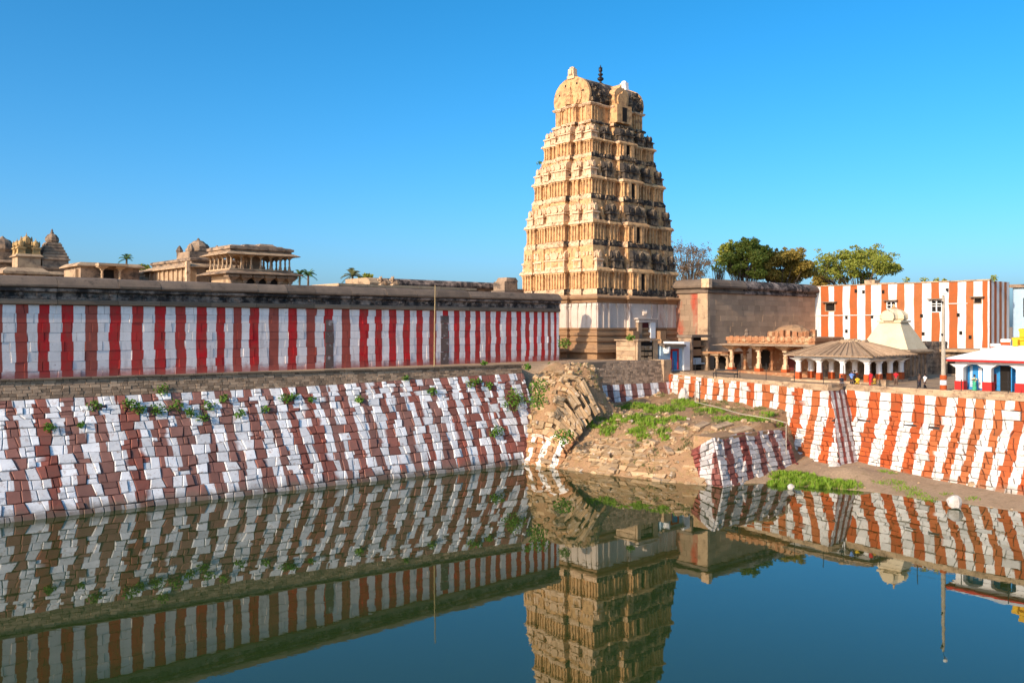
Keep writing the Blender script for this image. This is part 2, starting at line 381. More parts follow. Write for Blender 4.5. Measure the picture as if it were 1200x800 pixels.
def emit(stones, parent, mat, name='stone', nmax=300, rest='stone_courses_beyond'):
    org = Matrix.Rotation(-ROT, 3, 'Z') @ Vector(parent.location)   # parent's (u, v, h)
    def area(st):
        px, py, z = proj(*st[3])
        if not (-40 < px < 1240 and -40 < py < 840): return 0.0
        v = st[0]; return (v[5]-v[4]).length*(v[7]-v[4]).length/(z*z)
    st = sorted(stones, key=area, reverse=True)
    restb = MB()
    for i, (v, uv, rn, c) in enumerate(st):
        vv = [p-org for p in v]
        n = (v[9]-v[8]).cross(v[10]-v[8]); out = v[8]-v[4]
        F = SF if n.dot(v[8]-v[0]) > 0 else SFR
        if i < nmax and area(st[i]) > 0:
            b = MB(); b.add(vv, F, 0, uv, rn); b.build(name, mat, parent)
        else: restb.add(vv, F, 0, uv, rn)
    if restb.v: restb.build(rest, mat, parent, kind='stuff')
# ------------------------------------------------------------------ the setting: ground with the pond basin, water
def vt(u): return extrap([(19.4,88.7),(75,81.3)], u) if u < 75 else interp([(75,81.3),(88,81.3),(101,80.0)], u)
def vb(u): return 82.4-0.094*(u-18)
def ut(v): return interp([(52,94.3),(80,101.0)], v) if v >= 52 else interp([(-10,95.7),(40,95.8),(52,98.0)], v)
def shore(v): return interp([(-10,84.8),(28.3,84.8),(43.3,83.8),(48,81.6),(52.5,79.5)], v) if v < 53 else interp([(53.6,75.6),(60,73.6),(66.8,72.4),(77.4,71.3),(82,70.8)], v)
PROF = [(-4,-1.6),(0,-0.05),(1.0,1.0),(3,2.3),(6,4.0),(9,5.0),(14,5.4),(20,5.9),(28,6.6)]
RIDGE = [(-4,-1.6),(0,-0.05),(1,2.2),(3,5.6),(5,8.6),(7,10.4),(10,11.0)]
def terrace(u, v):
    a = 11.15-1.75*sstep(100.5, 103, u)
    b = 9.0+0.5*sstep(60, 80, v)
    h = lerp(b, a, sstep(76, 81, v)) if u > 96 else (a if v > 60 else 9.0)
    if v > 95 and u > 20: h = lerp(h, 11.0, sstep(95, 100, v))
    if u > 150: h = lerp(h, 10.5, sstep(150, 160, u))
    return h
def basin(u, v):
    d = u-shore(v)
    if v < (55.2 if 75.5 < u < 90 else 53.8) or (u > 89.5 and v < 57.5):
        e = 0.5*d if d < 0 else 0.085*d
        x, y = u-88.5, v-46.2
        e += 0.9*math.exp(-(x*x/7+y*y/9))                      # heap of sand at the foot of the corner
        h = max(-1.6, e)+0.07*nz(u*0.5, v*0.5)
        if u > 88.5: h = lerp(h, 4.9, sstep(54.3, 57.5, v))
        return min(h, 5.2)
    r = interp(PROF, d); g = interp(RIDGE, d)
    w = sstep(72.5, 77.5, v+0.9*nz(u*0.4, v*0.4))*(1-sstep(82.2, 84.6, u+0.8*nz(v*0.5, 3)))
    h = lerp(r, g, w)
    if d > 0.3:
        k = 0.5+0.7*w
        h += k*(0.55*nz(u*0.33, v*0.33, 5)+0.45*nz(u*0.9, v*0.9, 9)+0.2*nz(u*2.2, v*2.2, 2))*sstep(0.3, 2.5, d)
    return h
def near_bank(u, v):
    return 22.0-(UY*u+UX*v)
def ground_h(u, v):
    far = math.hypot(u-60, v-60)
    dl = v-(vt(u)+1.2) if u < 101 else v-81.2
    dr = u-(ut(v)+1.4)
    dn = near_bank(u, v)
    if dl > 0 or dr > 0: h = terrace(u, v)
    elif dn > 0: h = lerp(-1.6, 14.2, min(1.0, dn/19.5))
    elif u > 60 and v > -12: return basin(u, v)
    else: h = -1.6
    if u < -38: h = lerp(h, 12.0, sstep(-38, -46, u))
    if v < -12 and u > 40: h = max(h, lerp(-1.6, 9.0, sstep(-12, -18, v)))
    if dn > 0: h = max(h, lerp(-1.6, 14.2, min(1.0, dn/19.5)))
    return lerp(h, 10.0, sstep(160, 400, far)) if far > 160 else h
def axis(fine0, fine1, lo, hi):
    a = []; x = fine0
    while x <= fine1: a.append(x); x += 0.6
    x = fine1
    while x < hi: x += 2.5; a.append(x)
    st = 4
    while x < 4000: x += st; st *= 1.5; a.append(x)
    x = fine0
    while x > lo: x -= 2.5; a.append(x)
    st = 4
    while x > -4000: x -= st; st *= 1.5; a.append(x)
    return sorted(a)
US = axis(68.0, 106.0, -50, 170); VS = axis(26.0, 86.0, -40, 150)
g = MB(); g.sm = True
nv = len(VS); gv = [(u, v, ground_h(u, v)) for u in US for v in VS]; gf = []; gm = []
for i in range(len(US)-1):
    for j in range(nv-1):
        gf.append((i*nv+j, (i+1)*nv+j, (i+1)*nv+j+1, i*nv+j+1))
        cu, cv = (US[i]+US[i+1])/2, (VS[j]+VS[j+1])/2
        gm.append(1 if (60 < cu < ut(cv)+0.5 and 53 < cv < vt(cu)+0.5) else 0)
g.v = gv; g.f = gf; g.m = gm; g.uv = [(0,9)]*len(gv); g.rn = [(0.5,0.5)]*len(gv)
go = g.build('ground', [M['sand'], M['earth']], None, kind='structure'); go.rotation_euler = (0,0,ROT)
w = MB()
w.add([(-48,-30,0),(99,-30,0),(99,92,0),(-48,97,0)], [(0,1,2,3)])
wo_ = w.build('pond_water', M['water'], None, kind='structure'); wo_.rotation_euler = (0,0,ROT)

def sheet(mb, f, L, outward, ns, nt, back, lo=0.0, mi=0):          # backing behind a coursed face
    out = Vector(outward); v = []; F = []
    for i in range(ns+1):
        for j in range(nt+1):
            s, t = L*i/ns, lo+(1-lo)*j/nt
            e = 0.01
            P = Vector(f(s, t)); n = (Vector(f(s+e, t))-P).cross(Vector(f(s, t+e))-P)
            if n.length: n.normalize()
            if n.dot(out) < 0: n = -n
            v.append(P-n*back)
    for i in range(ns):
        for j in range(nt):
            a = i*(nt+1)+j; F.append((a, a+nt+1, a+nt+2, a+1))
    mb.add(v, F, mi)
# ------------------------------------------------------------------ left bank of the tank
OUT_V = (0,-1,0.3); OUT_U = (-1,0,0.3)
U0, U1 = 6.0, 74.6
def hw(u): return interp([(19,9.45),(45,9.65),(75,10.3)], u)
def f_left(s, t):
    u = U0+s; b = 0.35*math.sin(t*math.pi)*(0.6+0.6*nz(u*0.12))
    v = lerp(vb(u)-0.25, vt(u), t); h = lerp(-0.5, hw(u), t)
    return (u, v-b*0.6, h+b*0.3)
def top_u(px):
    v = 85.0
    for _ in range(6):
        z, u = ray_v(px, v); v = vt(u)
    return u
LBW = [26,63,92,125,162,188,218,245,273,301,322,344,369,387,410,432,452,472,489,509,529,548,564,581,600,614]
LBT = [(top_u(p), i+1.0) for i, p in enumerate(LBW)]
bank = thing('tank_wall', 'sloping left tank wall of rough blocks painted in white and brown bands', 'tank wall', (U0,88,0))
def local(pt, org): return Vector(pt)-Vector(org)
st = stone_courses(f_left, U1-U0, OUT_V, [0.95,0.9,1.0,0.85,0.95,0.9,0.85,0.85,0.8,0.75,0.5,0.5,0.8], (0.62,1.3), lambda q: extrap(LBT, q.x), jit=0.28, depth=0.35, gap=0.032, proud=(-0.05,0.10), bev=0.075, split=0.14, seed=3, whole=0.55, pj=0.065)
emit(st, bank, M['left_bank'], 'stone', 300, 'stone_courses_beyond')
cb = MB(); sheet(cb, f_left, U1-U0, OUT_V, 40, 8, 0.12)
cb.v = [local(p, (U0,88,0)) for p in cb.v]; cb.build('core', M['mortar'], bank)
def f_lbrick(s, t):
    u = U0+s; return (u, vt(u)+0.12+0.1*t, lerp(hw(u), 11.2, t))
st = stone_courses(f_lbrick, U1-U0, OUT_V, [0.27]*6, (0.45,1.0), jit=0.12, depth=0.3, gap=0.02, proud=(0.0,0.05), bev=0.02, seed=4)
emit(st, bank, M['brick'], 'brick', 0, 'small_brick_courses')
cb = MB()
for i in range(28):
    a, b = U0+(U1-U0)*i/28, U0+(U1-U0)*(i+1)/28
    q = [(a, vt(a)+0.22, 11.2), (b, vt(b)+0.22, 11.2), (b, vt(b)+2.2, 11.2), (a, vt(a)+2.2, 11.2)]
    lo = [(x, y, 7.0) for x, y, z in q]
    cb.add([local(p, (U0,88,0)) for p in lo+q], [(4,5,6,7),(0,1,5,4),(3,7,6,2)])
cb.build('terrace_edge', M['ledge'], bank)
cb = MB(); rr = random.Random(5); a = U0
while a < U1:
    b = min(U1, a+rr.uniform(1.2, 2.4)); z = 11.2+rr.uniform(-0.02, 0.03)
    q = [(a+.02, vt(a)-0.06, z), (b-.02, vt(b)-0.06, z), (b-.02, vt(b)+0.55, z), (a+.02, vt(a)+0.55, z)]
    up = [(x, y, zz+0.14) for x, y, zz in q]
    cb.add([local(p, (U0,88,0)) for p in q+up], [(4,5,6,7),(0,1,5,4),(1,2,6,5),(2,3,7,6),(3,0,4,7)], 0, None, (rr.random(),0.5)); a = b
cb.build('capping_slabs', M['ledge'], bank, kind='stuff')
# ------------------------------------------------------------------ red and white striped precinct wall
VW = 91.0; WU0, WU1 = 8.0, 90.4
wall = thing('precinct_wall', 'long red and white striped wall with blackened coping above the pond terrace', 'wall', (WU0,VW,11.1))
WI = [(-63,-46),(-32,-13),(1.4,19.8),(32.2,44),(56.4,73),(84.7,99.6),(115.5,128),(140.8,154),(167,182),(194,206),(216.4,230),(243.4,254.5),(262.7,273.7),(282,292),(303,314.9),(330-3,337.7),(347.3,358.3),(371.3,379.5),(390.5,400.7),(409.8,420.8),(432.6,440),(447.4,455.2),(464,473),(480.5,488.2),(495,502.5),(510.5,520),(524.5,532),(538.2,545),(551,557.5),(562,569.2),(575,581),(585.7,593.2),(598.7,605.8),(610.5,616),(620.7,624.8),(628.4,634.7),(638.6,643),(645.8,649)]
WT = []
for i, (a, b) in enumerate(WI):
    WT += [(ray_v(a, VW)[1], i+0.75), (ray_v(b, VW)[1], i+1.25)]
def f_wall(s, t): return (WU0+s, VW, 11.1+6.85*t)
st = stone_courses(f_wall, WU1-WU0, (0,-1,0), [0.75,0.85,0.95,0.9,0.85,0.9,0.85,0.8], (1.3,2.9), lambda q: extrap(WT, q.x)+0.05*nz(q.x*0.7, q.z*0.5), h0=11.1, jit=0.04, depth=0.25, gap=0.018, proud=(-0.02,0.035), bev=0.015, seed=6)
emit(st, wall, M['left_wall'], 'ashlar_block', 300, 'ashlar_blocks_beyond')
cb = MB(); cb.box(0, WU1-WU0, 0.1, 1.6, -4, 6.9); cb.build('core', M['mortar'], wall)
# coping in lengths: brown ledge, black frieze, rolled top
rr = random.Random(8); a = 0.0; Lw = WU1-WU0
while a < Lw:
    b = min(Lw, a+rr.uniform(3.2, 5.5)); g_ = 0.02
    cb = MB(); cb.cr = (rr.random(), 0.5)
    cb.extrude_x([(1.0,6.87),(-0.22,6.87),(-0.30,6.95),(-0.30,7.28),(-0.2,7.38),(1.0,7.38)], a+g_, b-g_); cb.build('ledge_stone', M['ledge'], wall)
    cb = MB(); cb.cr = (rr.random(), 0.5)
    cb.extrude_x([(1.0,7.39),(-0.12,7.39),(-0.16,7.62),(-0.05,7.66),(-0.05,8.02),(-0.42,8.1),(-0.46,8.35),(-0.25,8.42),(1.0,8.42)], a+g_, b-g_, jit=0.03)
    for _ in range(int((b-a)*1.6)):                                    # broken relief of the frieze
        x = rr.uniform(a+.2, b-.2); q = rr.uniform(0.12, 0.3); cb.cr = (rr.random(), 0.5)
        cb.cbox(x, -0.1, rr.choice((7.4, 7.66)), q*1.6, rr.uniform(0.15, 0.45), rr.uniform(0.15, 0.38))
    cb.build('frieze_stone', M['coping_black'], wall)
    cb = MB(); cb.cr = (rr.random(), 0.5); o = rr.uniform(-0.04, 0.04)
    cb.extrude_x([(1.5,8.43),(-0.5+o,8.43),(-0.62+o,8.55),(-0.6+o,8.72),(-0.35,9.05),(0.0,9.36),(0.6,9.5+o),(1.5,9.42)], a+g_, b-g_, jit=0.03); cb.build('coping_stone', M['coping'], wall)
    a = b
def stain_patch(px, w, h0, h1):                                        # old soot patches where small shrines leaned on the wall
    u = ray_v(px, VW)[1]-WU0
    cb = MB(); cb.add([(u-w/2,-0.045,h0),(u+w/2,-0.045,h0),(u+w/2,-0.045,h1),(u-w/2,-0.045,h1),(u-w/2,0.05,h0),(u+w/2,0.05,h0),(u+w/2,0.05,h1),(u-w/2,0.05,h1)], [(0,1,2,3),(1,5,6,2),(4,0,3,7),(3,2,6,7)])
    cb.build('unpainted_block', M['sooty'], wall)
M['sooty'] = stone_mat('unpainted_sooty_stone', (0.20,0.13,0.105), (0.13,0.09,0.075), 1.2, stain=(0.55,0.48,0.45), cover=0.38, sscale=1.4, rnd=0.1)
for px, w_, hs_ in ((386,1.25,((0,1.5),(1.55,2.9),(2.95,4.3),(4.35,5.6))), (521,1.5,((0,1.6),(1.65,3.4),(3.45,5.2),(5.25,6.2)))):
    for h0, h1 in hs_: stain_patch(px, w_*random.uniform(0.75,1.0), h0, h1)
cb = MB(); cb.box(Lw, Lw+0.6, 0.4, 6.0, -1, 3.6); cb.build('end_block', M['ochre'], wall)
# ------------------------------------------------------------------ short brick-topped wall at the back of the mound
mid = thing('tank_wall', 'short shaded tank wall of grey bricks over white painted stones behind the grassy mound', 'tank wall', (84.5,81.3,5))
def f_mid(s, t):
    u = 84.5+s; h = lerp(4.6, 8.2, t); return (u, vt(u)-1.15+0.75*t, h)
MW = [(ray_v(p, 80.8)[1], i+1.0) for i, p in enumerate((681,693.5,706.5,719.7,732,744,759.5,777))]
st = stone_courses(f_mid, 16.3, OUT_V, [0.8,0.8,0.75,0.7], (0.6,1.3), lambda q: extrap(MW, q.x), jit=0.2, proud=(0,0.12), bev=0.04, seed=9)
emit(st, mid, M['left_bank'], 'stone', 120)
def f_midb(s, t):
    u = 84.5+s; return (u, vt(u)-0.4+0.5*t, lerp(8.2, 11.25, t))
st = stone_courses(f_midb, 16.4, OUT_V, [0.33]*11, (0.4,0.9), jit=0.12, gap=0.018, proud=(0.0,0.05), bev=0.02, seed=10)
emit(st, mid, M['brick'], 'brick', 0, 'small_brick_courses')
cb = MB(); sheet(cb, f_midb, 16.4, OUT_V, 6, 2, 0.12); sheet(cb, f_mid, 16.3, OUT_V, 6, 2, 0.12)
cb.v = [local(p, (84.5,81.3,5)) for p in cb.v]; cb.build('core', M['mortar'], mid)
cb = MB(); cb.box(0.05, 16.5, -0.1, 2.5, 1, 6.24); cb.build('terrace_edge', M['ledge'], mid)
cb = MB(); cb.box(15.2, 16.9, -1.62, 1.2, 1, 6.3); cb.build('end_pier', M['lit_stone'], mid)
# ------------------------------------------------------------------ right bank
rb = thing('tank_wall', 'sunlit right tank wall of white and orange striped stones in two steps', 'tank wall', (94,30,0))
TSTEP = 0.63
def step_prof(t):                                                      # fraction of the horizontal run at height fraction t
    if t < TSTEP: return 0.74*t/TSTEP
    if t < TSTEP+0.03: return 0.74+0.15*(t-TSTEP)/0.03
    return 0.89+0.11*(t-TSTEP-0.03)/(1-TSTEP-0.03)
BB = [(-12,88.8),(32,90.3),(40,91.9),(48.3,94.3)]
def f_rb(s, t):                                                        # s runs from the corner towards the viewer
    v = lerp(48.4, 52.0, t)-s*(lerp(48.4, 52, t)+12)/62.0
    b = interp(BB, v); k = step_prof(t)
    top = interp([(-12,95.7),(40,95.8),(52,98.0)], v)
    return (lerp(b, top, k)+0.10*nz(v*0.2, t*3), v, lerp(0.25, 8.7, t))
def f_ra(s, t):                                                        # left of the corner, behind the mound
    v = lerp(48.9, 52.0, t)+s*(80-lerp(48.9, 52, t))/29.0
    b = interp([(48.9,91.0),(58,92.6),(80,98.4)], v); k = step_prof(t)
    top = interp([(52,94.3),(80,101.0)], v)
    return (lerp(b, top, k)+0.12*nz(v*0.2, t*3, 4), v, lerp(0.25, lerp(8.75,9.3,s/29.0), t))
RC = [0.5,0.48,0.5,0.46,0.5,0.48,0.5,0.46,0.5,0.48,0.5,1.0,0.95,0.95]
def tv(px):
    v = 45.0
    for _ in range(8): z, v = ray_u(px, ut(v))
    return v
RBW = [(tv(p), -i-1.0) for i, p in enumerate((1012,1039,1066,1092,1117,1138,1161,1184,1210,1236))]; RBW.sort()
st = stone_courses(f_rb, 62.0, OUT_U, RC, (0.7,1.8), lambda q: extrap(RBW, q.y), jit=0.22, gap=0.042, proud=(-0.06,0.17), bev=0.045, split=0.05, whole=0.1, pj=0.012, seed=12)
emit(st, rb, M['right_bank'], 'stone', 290, 'stone_courses_beyond')
# corner buttress and the stretch behind the mound
ra = thing('tank_wall', 'sunlit striped tank wall running from the maroon shaded corner back behind the grassy mound', 'tank wall', (94,52,0))
RAW = [(tv(p), i*1.0) for i, p in enumerate((967,947,928,909,890,872,858,846,833,820,806,792))]; RAW.sort()
st = stone_courses(f_ra, 29.0, OUT_U, RC, (0.7,1.7), lambda q: extrap(RAW, q.y), whole=0.1, pj=0.012, jit=0.24, gap=0.042, proud=(-0.06,0.18), bev=0.035, split=0.08, seed=13)
def f_rs(s, t):                                                        # the shaded return
    a = Vector(f_ra(0, t)); b = Vector(f_rb(0, t)); return tuple(a.lerp(b, s/3.6))
emit(st, ra, M['right_bank'], 'stone', 210, 'stone_courses_beyond')
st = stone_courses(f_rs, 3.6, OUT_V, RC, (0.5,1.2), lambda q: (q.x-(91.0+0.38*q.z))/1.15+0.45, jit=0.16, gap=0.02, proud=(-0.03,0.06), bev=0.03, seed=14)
emit(st, ra, M['shade_maroon_bank'], 'stone', 85, 'stone_courses_beyond')
for th, fs, org in ((rb, ((f_rb,62.0,OUT_U),), (94,30,0)), (ra, ((f_ra,29.0,OUT_U),(f_rs,3.6,OUT_V)), (94,52,0))):
    cb = MB()
    for f_, L_, o_ in fs: sheet(cb, f_, L_, o_, 24, 24, 0.10)
    cb.v = [local(p, org) for p in cb.v]; cb.build('core', M['mortar'], th)
# flat stones capping the right bank
def cap_run(th, org, pts, seed, hts):
    rr = random.Random(seed); cb = MB(); n = 0
    for (u0, v0), (u1, v1) in zip(pts, pts[1:]):
        L = math.hypot(u1-u0, v1-v0); d = Vector((u1-u0, v1-v0, 0))/L; nn = Vector((d.y, -d.x, 0))
        if nn.x < -0.1 or (abs(nn.x) <= 0.1 and nn.y < 0): nn = -nn
        for c in range(4):
            a = 0.0
            while a < L-0.05:
                b = min(L, a+rr.uniform(0.6, 1.7)); z0 = hts+c*0.17; z1 = z0+0.16
                P = Vector((u0, v0, 0)); o0 = rr.uniform(-0.05, 0.05)+c*0.06; cb.cr = (rr.random(), 0.5)
                q = [P+d*(a+.01)+nn*o0, P+d*(b-.01)+nn*o0, P+d*(b-.01)+nn*(2.0 if c < 2 else 0.75), P+d*(a+.01)+nn*(2.0 if c < 2 else 0.75)]
                lo = [Vector((p.x, p.y, z0))-Vector(org) for p in q]; up = [Vector((p.x, p.y, z1+rr.uniform(-.02,.03)))-Vector(org) for p in q]
                cb.add(lo+up, [(4,5,6,7),(0,1,5,4),(1,2,6,5),(2,3,7,6),(3,0,4,7)]); a = b
    cb.build('capping_slabs', M['lit_stone'], th, kind='stuff')
cap_run(rb, (94,30,0), [(97.9,51.9),(95.7,40),(95.6,-12)], 20, 8.68)
cap_run(ra, (94,52,0), [(100.9,79.9),(94.2,52.1)], 21, 8.72)
cap_run(ra, (94,52,0), [(94.3,52.1),(97.9,52.1)], 22, 8.72)
# a drain hole in the right bank
cb = MB(); z_, v_ = ray_u(1100, 94.9); hx = f_rb((52-v_)*62/64.0, (5.9-.25)/8.45)[0]-94; cb.box(hx-0.16, hx+0.3, v_-30-0.28, v_-30+0.28, 5.55, 6.2); cb.build('drain_hole', M['dark'], rb)
# ------------------------------------------------------------------ low shaded retaining wall of the mound
lw = thing('retaining_wall', 'low shaded maroon and white retaining wall at the mound end beside the grass', 'wall', (75.5,54,0))
def f_lw(s, t): return (75.6+s*1.0+0.5*t*(1-s/13.5), lerp(52.9, 54.5, t)-0.05*s*(1-t), lerp(-0.4, 4.75, t)-0.25*nz(s*0.3)*t)
st = stone_courses(f_lw, 13.5, OUT_V, [0.55,0.5,0.5,0.5,0.45,0.5,0.5,0.5,0.45,0.4,0.4], (0.7,1.7), lambda q: (q.x-76.2-0.25*q.z*0.4)/2.75, jit=0.3, proud=(-0.05,0.2), bev=0.04, seed=15)
def f_lwe(s, t): return (75.6+0.5*t-0.1, lerp(52.9, 54.5, t)+s*0.9, lerp(-0.4, 4.7-0.5*s, t))
st += stone_courses(f_lwe, 3.0, OUT_U, [0.6,0.6,0.55,0.6,0.5,0.55,0.5,0.5,0.5,0.4], (0.6,1.4), lambda q: (q.y-52.6)/3.0+0.2, jit=0.3, proud=(-0.05,0.25), bev=0.05, seed=16)
emit(st, lw, M['shade_maroon_bank'], 'stone', 200)
cb = MB(); sheet(cb, f_lw, 13.5, OUT_V, 8, 4, 0.14); sheet(cb, f_lwe, 3.0, OUT_U, 4, 4, 0.14)
cb.v = [local(p, (75.5,54,0)) for p in cb.v]; cb.build('core', M['mortar'], lw)
cb = MB(); cb.box(0.9, 14.2, 0.35, 3.2, 0, 4.7); cb.build('fill', M['earth'], lw)
# ------------------------------------------------------------------ broken masonry on the mound
ru = thing('ruined_wall', 'collapsed tan masonry at the end of the left tank wall, stepping down to the water', 'ruined wall', (72,78,0))
def f_ru(s, t):
    v = 72.2+s; d = lerp(-0.3, 6.8, t**1.25); u = shore(v)+d
    w = sstep(70.5, 76, v); hh = lerp(interp(PROF, d)+0.2, interp(RIDGE, d)+0.25, w)
    return (u+0.3*nz(s*0.8, t*9), v, hh+0.1)
st = stone_courses(f_ru, 9.4, (-1,-0.1,0.7), [0.42]*24, (0.5,1.5), lambda q: (q.y-71.3)/1.9 if q.z < 3.2+0.8*nz(q.y) else 0.25, jit=0.45, gap=0.02, proud=(-0.3,0.22), bev=0.05, keep=lambda c, r_: r_.random() < (0.85 if c.z < 3 else 0.72), seed=17)
lo_ = [x for x in st if x[3].z < 3.3]; hi_ = [x for x in st if x[3].z >= 3.3]
emit(lo_, ru, M['ruin_paint'], 'painted_stone', 60, 'painted_stones_beyond')
emit(hi_, ru, M['rubble'], 'stone', 170, 'stone_courses_beyond')
rf = thing('ruined_wall', 'crumbling tan stone facing low along the waterline of the mound', 'ruined wall', (73,64,0))
def f_rf(s, t):
    v = 54.6+s; d = lerp(-0.3, 4.6, t); u = shore(v)+d
    return (u+0.3*nz(s*0.6, t*6, 2), v, interp(PROF, d)+0.15)
st = stone_courses(f_rf, 17.8, (-1,-0.1,0.7), [0.42]*12, (0.6,1.6), None, jit=0.45, gap=0.02, proud=(-0.25,0.2), bev=0.05,
    keep=lambda c, r_: r_.random() < (0.8 if (c.z < 0.7 or 63 < c.y < 69.5) else 0.22), seed=18)
emit(st, rf, M['rubble'], 'stone', 200)
rk = MB(); rr = random.Random(30)                                       # rubble strewn over the mound and along the sand
def rock(mb, p, s, rr):
    n = 6; v = []
    for k, (rad, z) in enumerate(((0.8,-0.3),(1.0,0.15),(0.6,0.55))):
        for i in range(n):
            a = 2*math.pi*i/n+k*0.4; q = rad*s*rr.uniform(0.7, 1.25); v.append((p[0]+q*math.cos(a), p[1]+q*math.sin(a)*0.8, p[2]+z*s*rr.uniform(0.8, 1.2)))
    f = [(j*n+i, j*n+(i+1)%n, (j+1)*n+(i+1)%n, (j+1)*n+i) for j in range(2) for i in range(n)]+[tuple(range(2*n, 3*n))]
    mb.add(v, f, 0, None, (rr.random(), rr.random()))
cnt = 0
while cnt < 1500:
    u, v = rr.uniform(71, 100), rr.uniform(54, 80.5)
    if u > ut(v)-1 or u < shore(v)-0.2: continue
    dens = 0.9 if (v > 70 and u < 86) else (0.5 if u-shore(v) < 9 else 0.12)
    if rr.random() > dens: continue
    rock(rk, (u, v, basin(u, v)), rr.choice((0.06,0.08,0.08,0.1,0.12,0.15,0.2,0.28,0.45)), rr); cnt += 1
for _ in range(160):
    v = rr.uniform(-5, 50); u = shore(v)+rr.uniform(0.0, 9); rock(rk, (u, v, basin(u, v)), rr.choice((0.05,0.07,0.1,0.16)), rr)
ro = rk.build('rubble', M['rubble'], None, kind='stuff'); ro.rotation_euler = (0,0,ROT); ro['label'] = 'loose rubble strewn over the earth mound and the sandy edge of the pond'
# ------------------------------------------------------------------ the gateway tower
GU, GV, GZ = 106.6, 98.2, 11.3
tower = thing('gateway_tower', 'tall cream carved temple gateway tower with barrel roof, black lichen on its shaded side', 'tower', (GU,GV,GZ))
def plan(a, b, cor=0.26, rec=0.45, cen=0.24, pro=0.7, mid=True):
    """rectangle with projecting corner, middle and centre bays, counter-clockwise"""
    def side(half):                                                    # (position along the side, offset outward)
        p = [(-1+cor, 0), (-1+cor, -rec)]
        if mid: p += [(-0.60, -rec), (-0.60, 0), (-0.40, 0), (-0.40, -rec)]
        p += [(-cen, -rec), (-cen, pro)]
        return p+[(-t, o) for t, o in reversed(p)]
    P = []
    P.append((-a, -b)); P += [(t*a, -b-o) for t, o in side(a)]
    P.append((a, -b)); P += [(a+o, t*b) for t, o in side(b)]
    P.append((a, b)); P += [(-t*a, b+o) for t, o in side(a)]
    P.append((-a, b)); P += [(-a-o, -t*b) for t, o in side(b)]
    return P
def sp(p, k): return [(x*k, y*k) for x, y in p]
def edges(P):
    for i in range(len(P)):
        p, q = P[i], P[(i+1) % len(P)]; L = math.hypot(q[0]-p[0], q[1]-p[1])
        if L > 0.01: yield p, q, L
def arch(mb, x, z, w, h, y0, y1, mi=0, n=7):                              # horseshoe-arched slab in the xz plane
    pr = [(x-w*0.40, z), (x-w*0.5, z+h*0.25)]
    for i in range(1, n):
        a = math.pi*(1-i/n); pr.append((x+w*0.5*math.cos(a), z+h*0.42+h*0.42*math.sin(a)))
    pr += [(x+w*0.5, z+h*0.25), (x+w*0.40, z)]
    pr.insert(len(pr)//2, (x, z+h))
    k = len(pr); v = [(px, y0, pz) for px, pz in pr]+[(px, y1, pz) for px, pz in pr]
    f = [(i, (i+1) % k, k+(i+1) % k, k+i) for i in range(k)]+[tuple(reversed(range(k))), tuple(range(k, 2*k))]
    mb.add(v, f, mi)
# miniature shrines, one mesh of each kind about 1 m wide and 1 m tall: square with dome, wagon roof, arched niche
def kuta():
    b = MB()
    b.box(-.46,.46,-.46,.46,0,.10); b.box(-.38,.38,-.38,.38,.10,.34)
    for x in (-.38,.38):
        for y in (-.38,.38): b.cbox(x, y, .1, .12, .12, .24)
    b.box(-.54,.54,-.54,.54,.34,.42); b.box(-.42,.42,-.42,.42,.42,.47); b.box(-.30,.30,-.30,.30,.47,.55)
    b.lathe(0,0,[(.40,.55),(.47,.61),(.45,.70),(.34,.80),(.18,.87),(.06,.89)], 8, rot=math.pi/8)
    b.lathe(0,0,[(.05,.89),(.10,.92),(.03,.96),(.015,1.06)], 6)
    for r in range(4):
        k = MB(); arch(k, 0, .5, .42, .36, -.50, -.40)
        c, s = math.cos(r*math.pi/2), math.sin(r*math.pi/2)
        b.add([(x*c-y*s, x*s+y*c, z) for x, y, z in k.v], k.f)
    return b
def shala(w=1.0):
    b = MB()
    b.box(-.5,.5,-.40,.40,0,.09); b.box(-.45,.45,-.34,.34,.09,.36)
    for x in (-.44,-.22,.22,.44): b.cbox(x, -.34, .09, .06, .08, .27)
    b.box(-.53,.53,-.46,.46,.36,.43); b.box(-.47,.47,-.36,.36,.43,.50)
    pr = [(-.34,.50),(-.40,.58),(-.36,.70),(-.24,.80),(0,.87),(.24,.80),(.36,.70),(.40,.58),(.34,.50)]
    b.extrude_x(pr, -.50, .50)
    for x in (-.3,0,.3): b.lathe(x,0,[(.05,.86),(.06,.90),(.02,.94),(.01,1.02)], 5)
    arch(b, 0, .44, .34, .40, -.50, -.40)
    for x in (-.33,.33): arch(b, x, .46, .2, .26, -.46, -.38)
    return b
def panjara():
    b = MB()
    b.box(-.36,.36,-.36,.36,0,.09); b.box(-.30,.30,-.30,.3,.09,.36)
    for x in (-.28,.28): b.cbox(x, -.30, .09, .09, .1, .27)
    b.box(-.42,.42,-.42,.36,.36,.43)
    arch(b, 0, .43, .76, .60, -.34, .30); arch(b, 0, .50, .42, .34, -.40, -.34)
    b.lathe(0,-.3,[(.04,1.0),(.07,1.04),(.02,1.08)], 5)
    return b
KM = {}
for mn in ('cream', 'lichen', 'cream_pale'):
    for nm, fn in (('kuta', kuta), ('shala', shala), ('panjara', panjara)): KM[nm, mn] = fn().mesh('miniature_shrine', M[mn])
LV = [(0,9.70,8.50),(0.5,9.6,7.6),(0.5,8.9,6.55),(0.5,7.75,5.55),(0.5,6.3,4.2)]
ZS = [20.6-GZ, 27.9-GZ, 34.9-GZ, 41.4-GZ, 46.9-GZ]
faces = ((0, -1), (1, 0), (0, 1), (-1, 0))
def face_rot(k): return k*math.pi/2
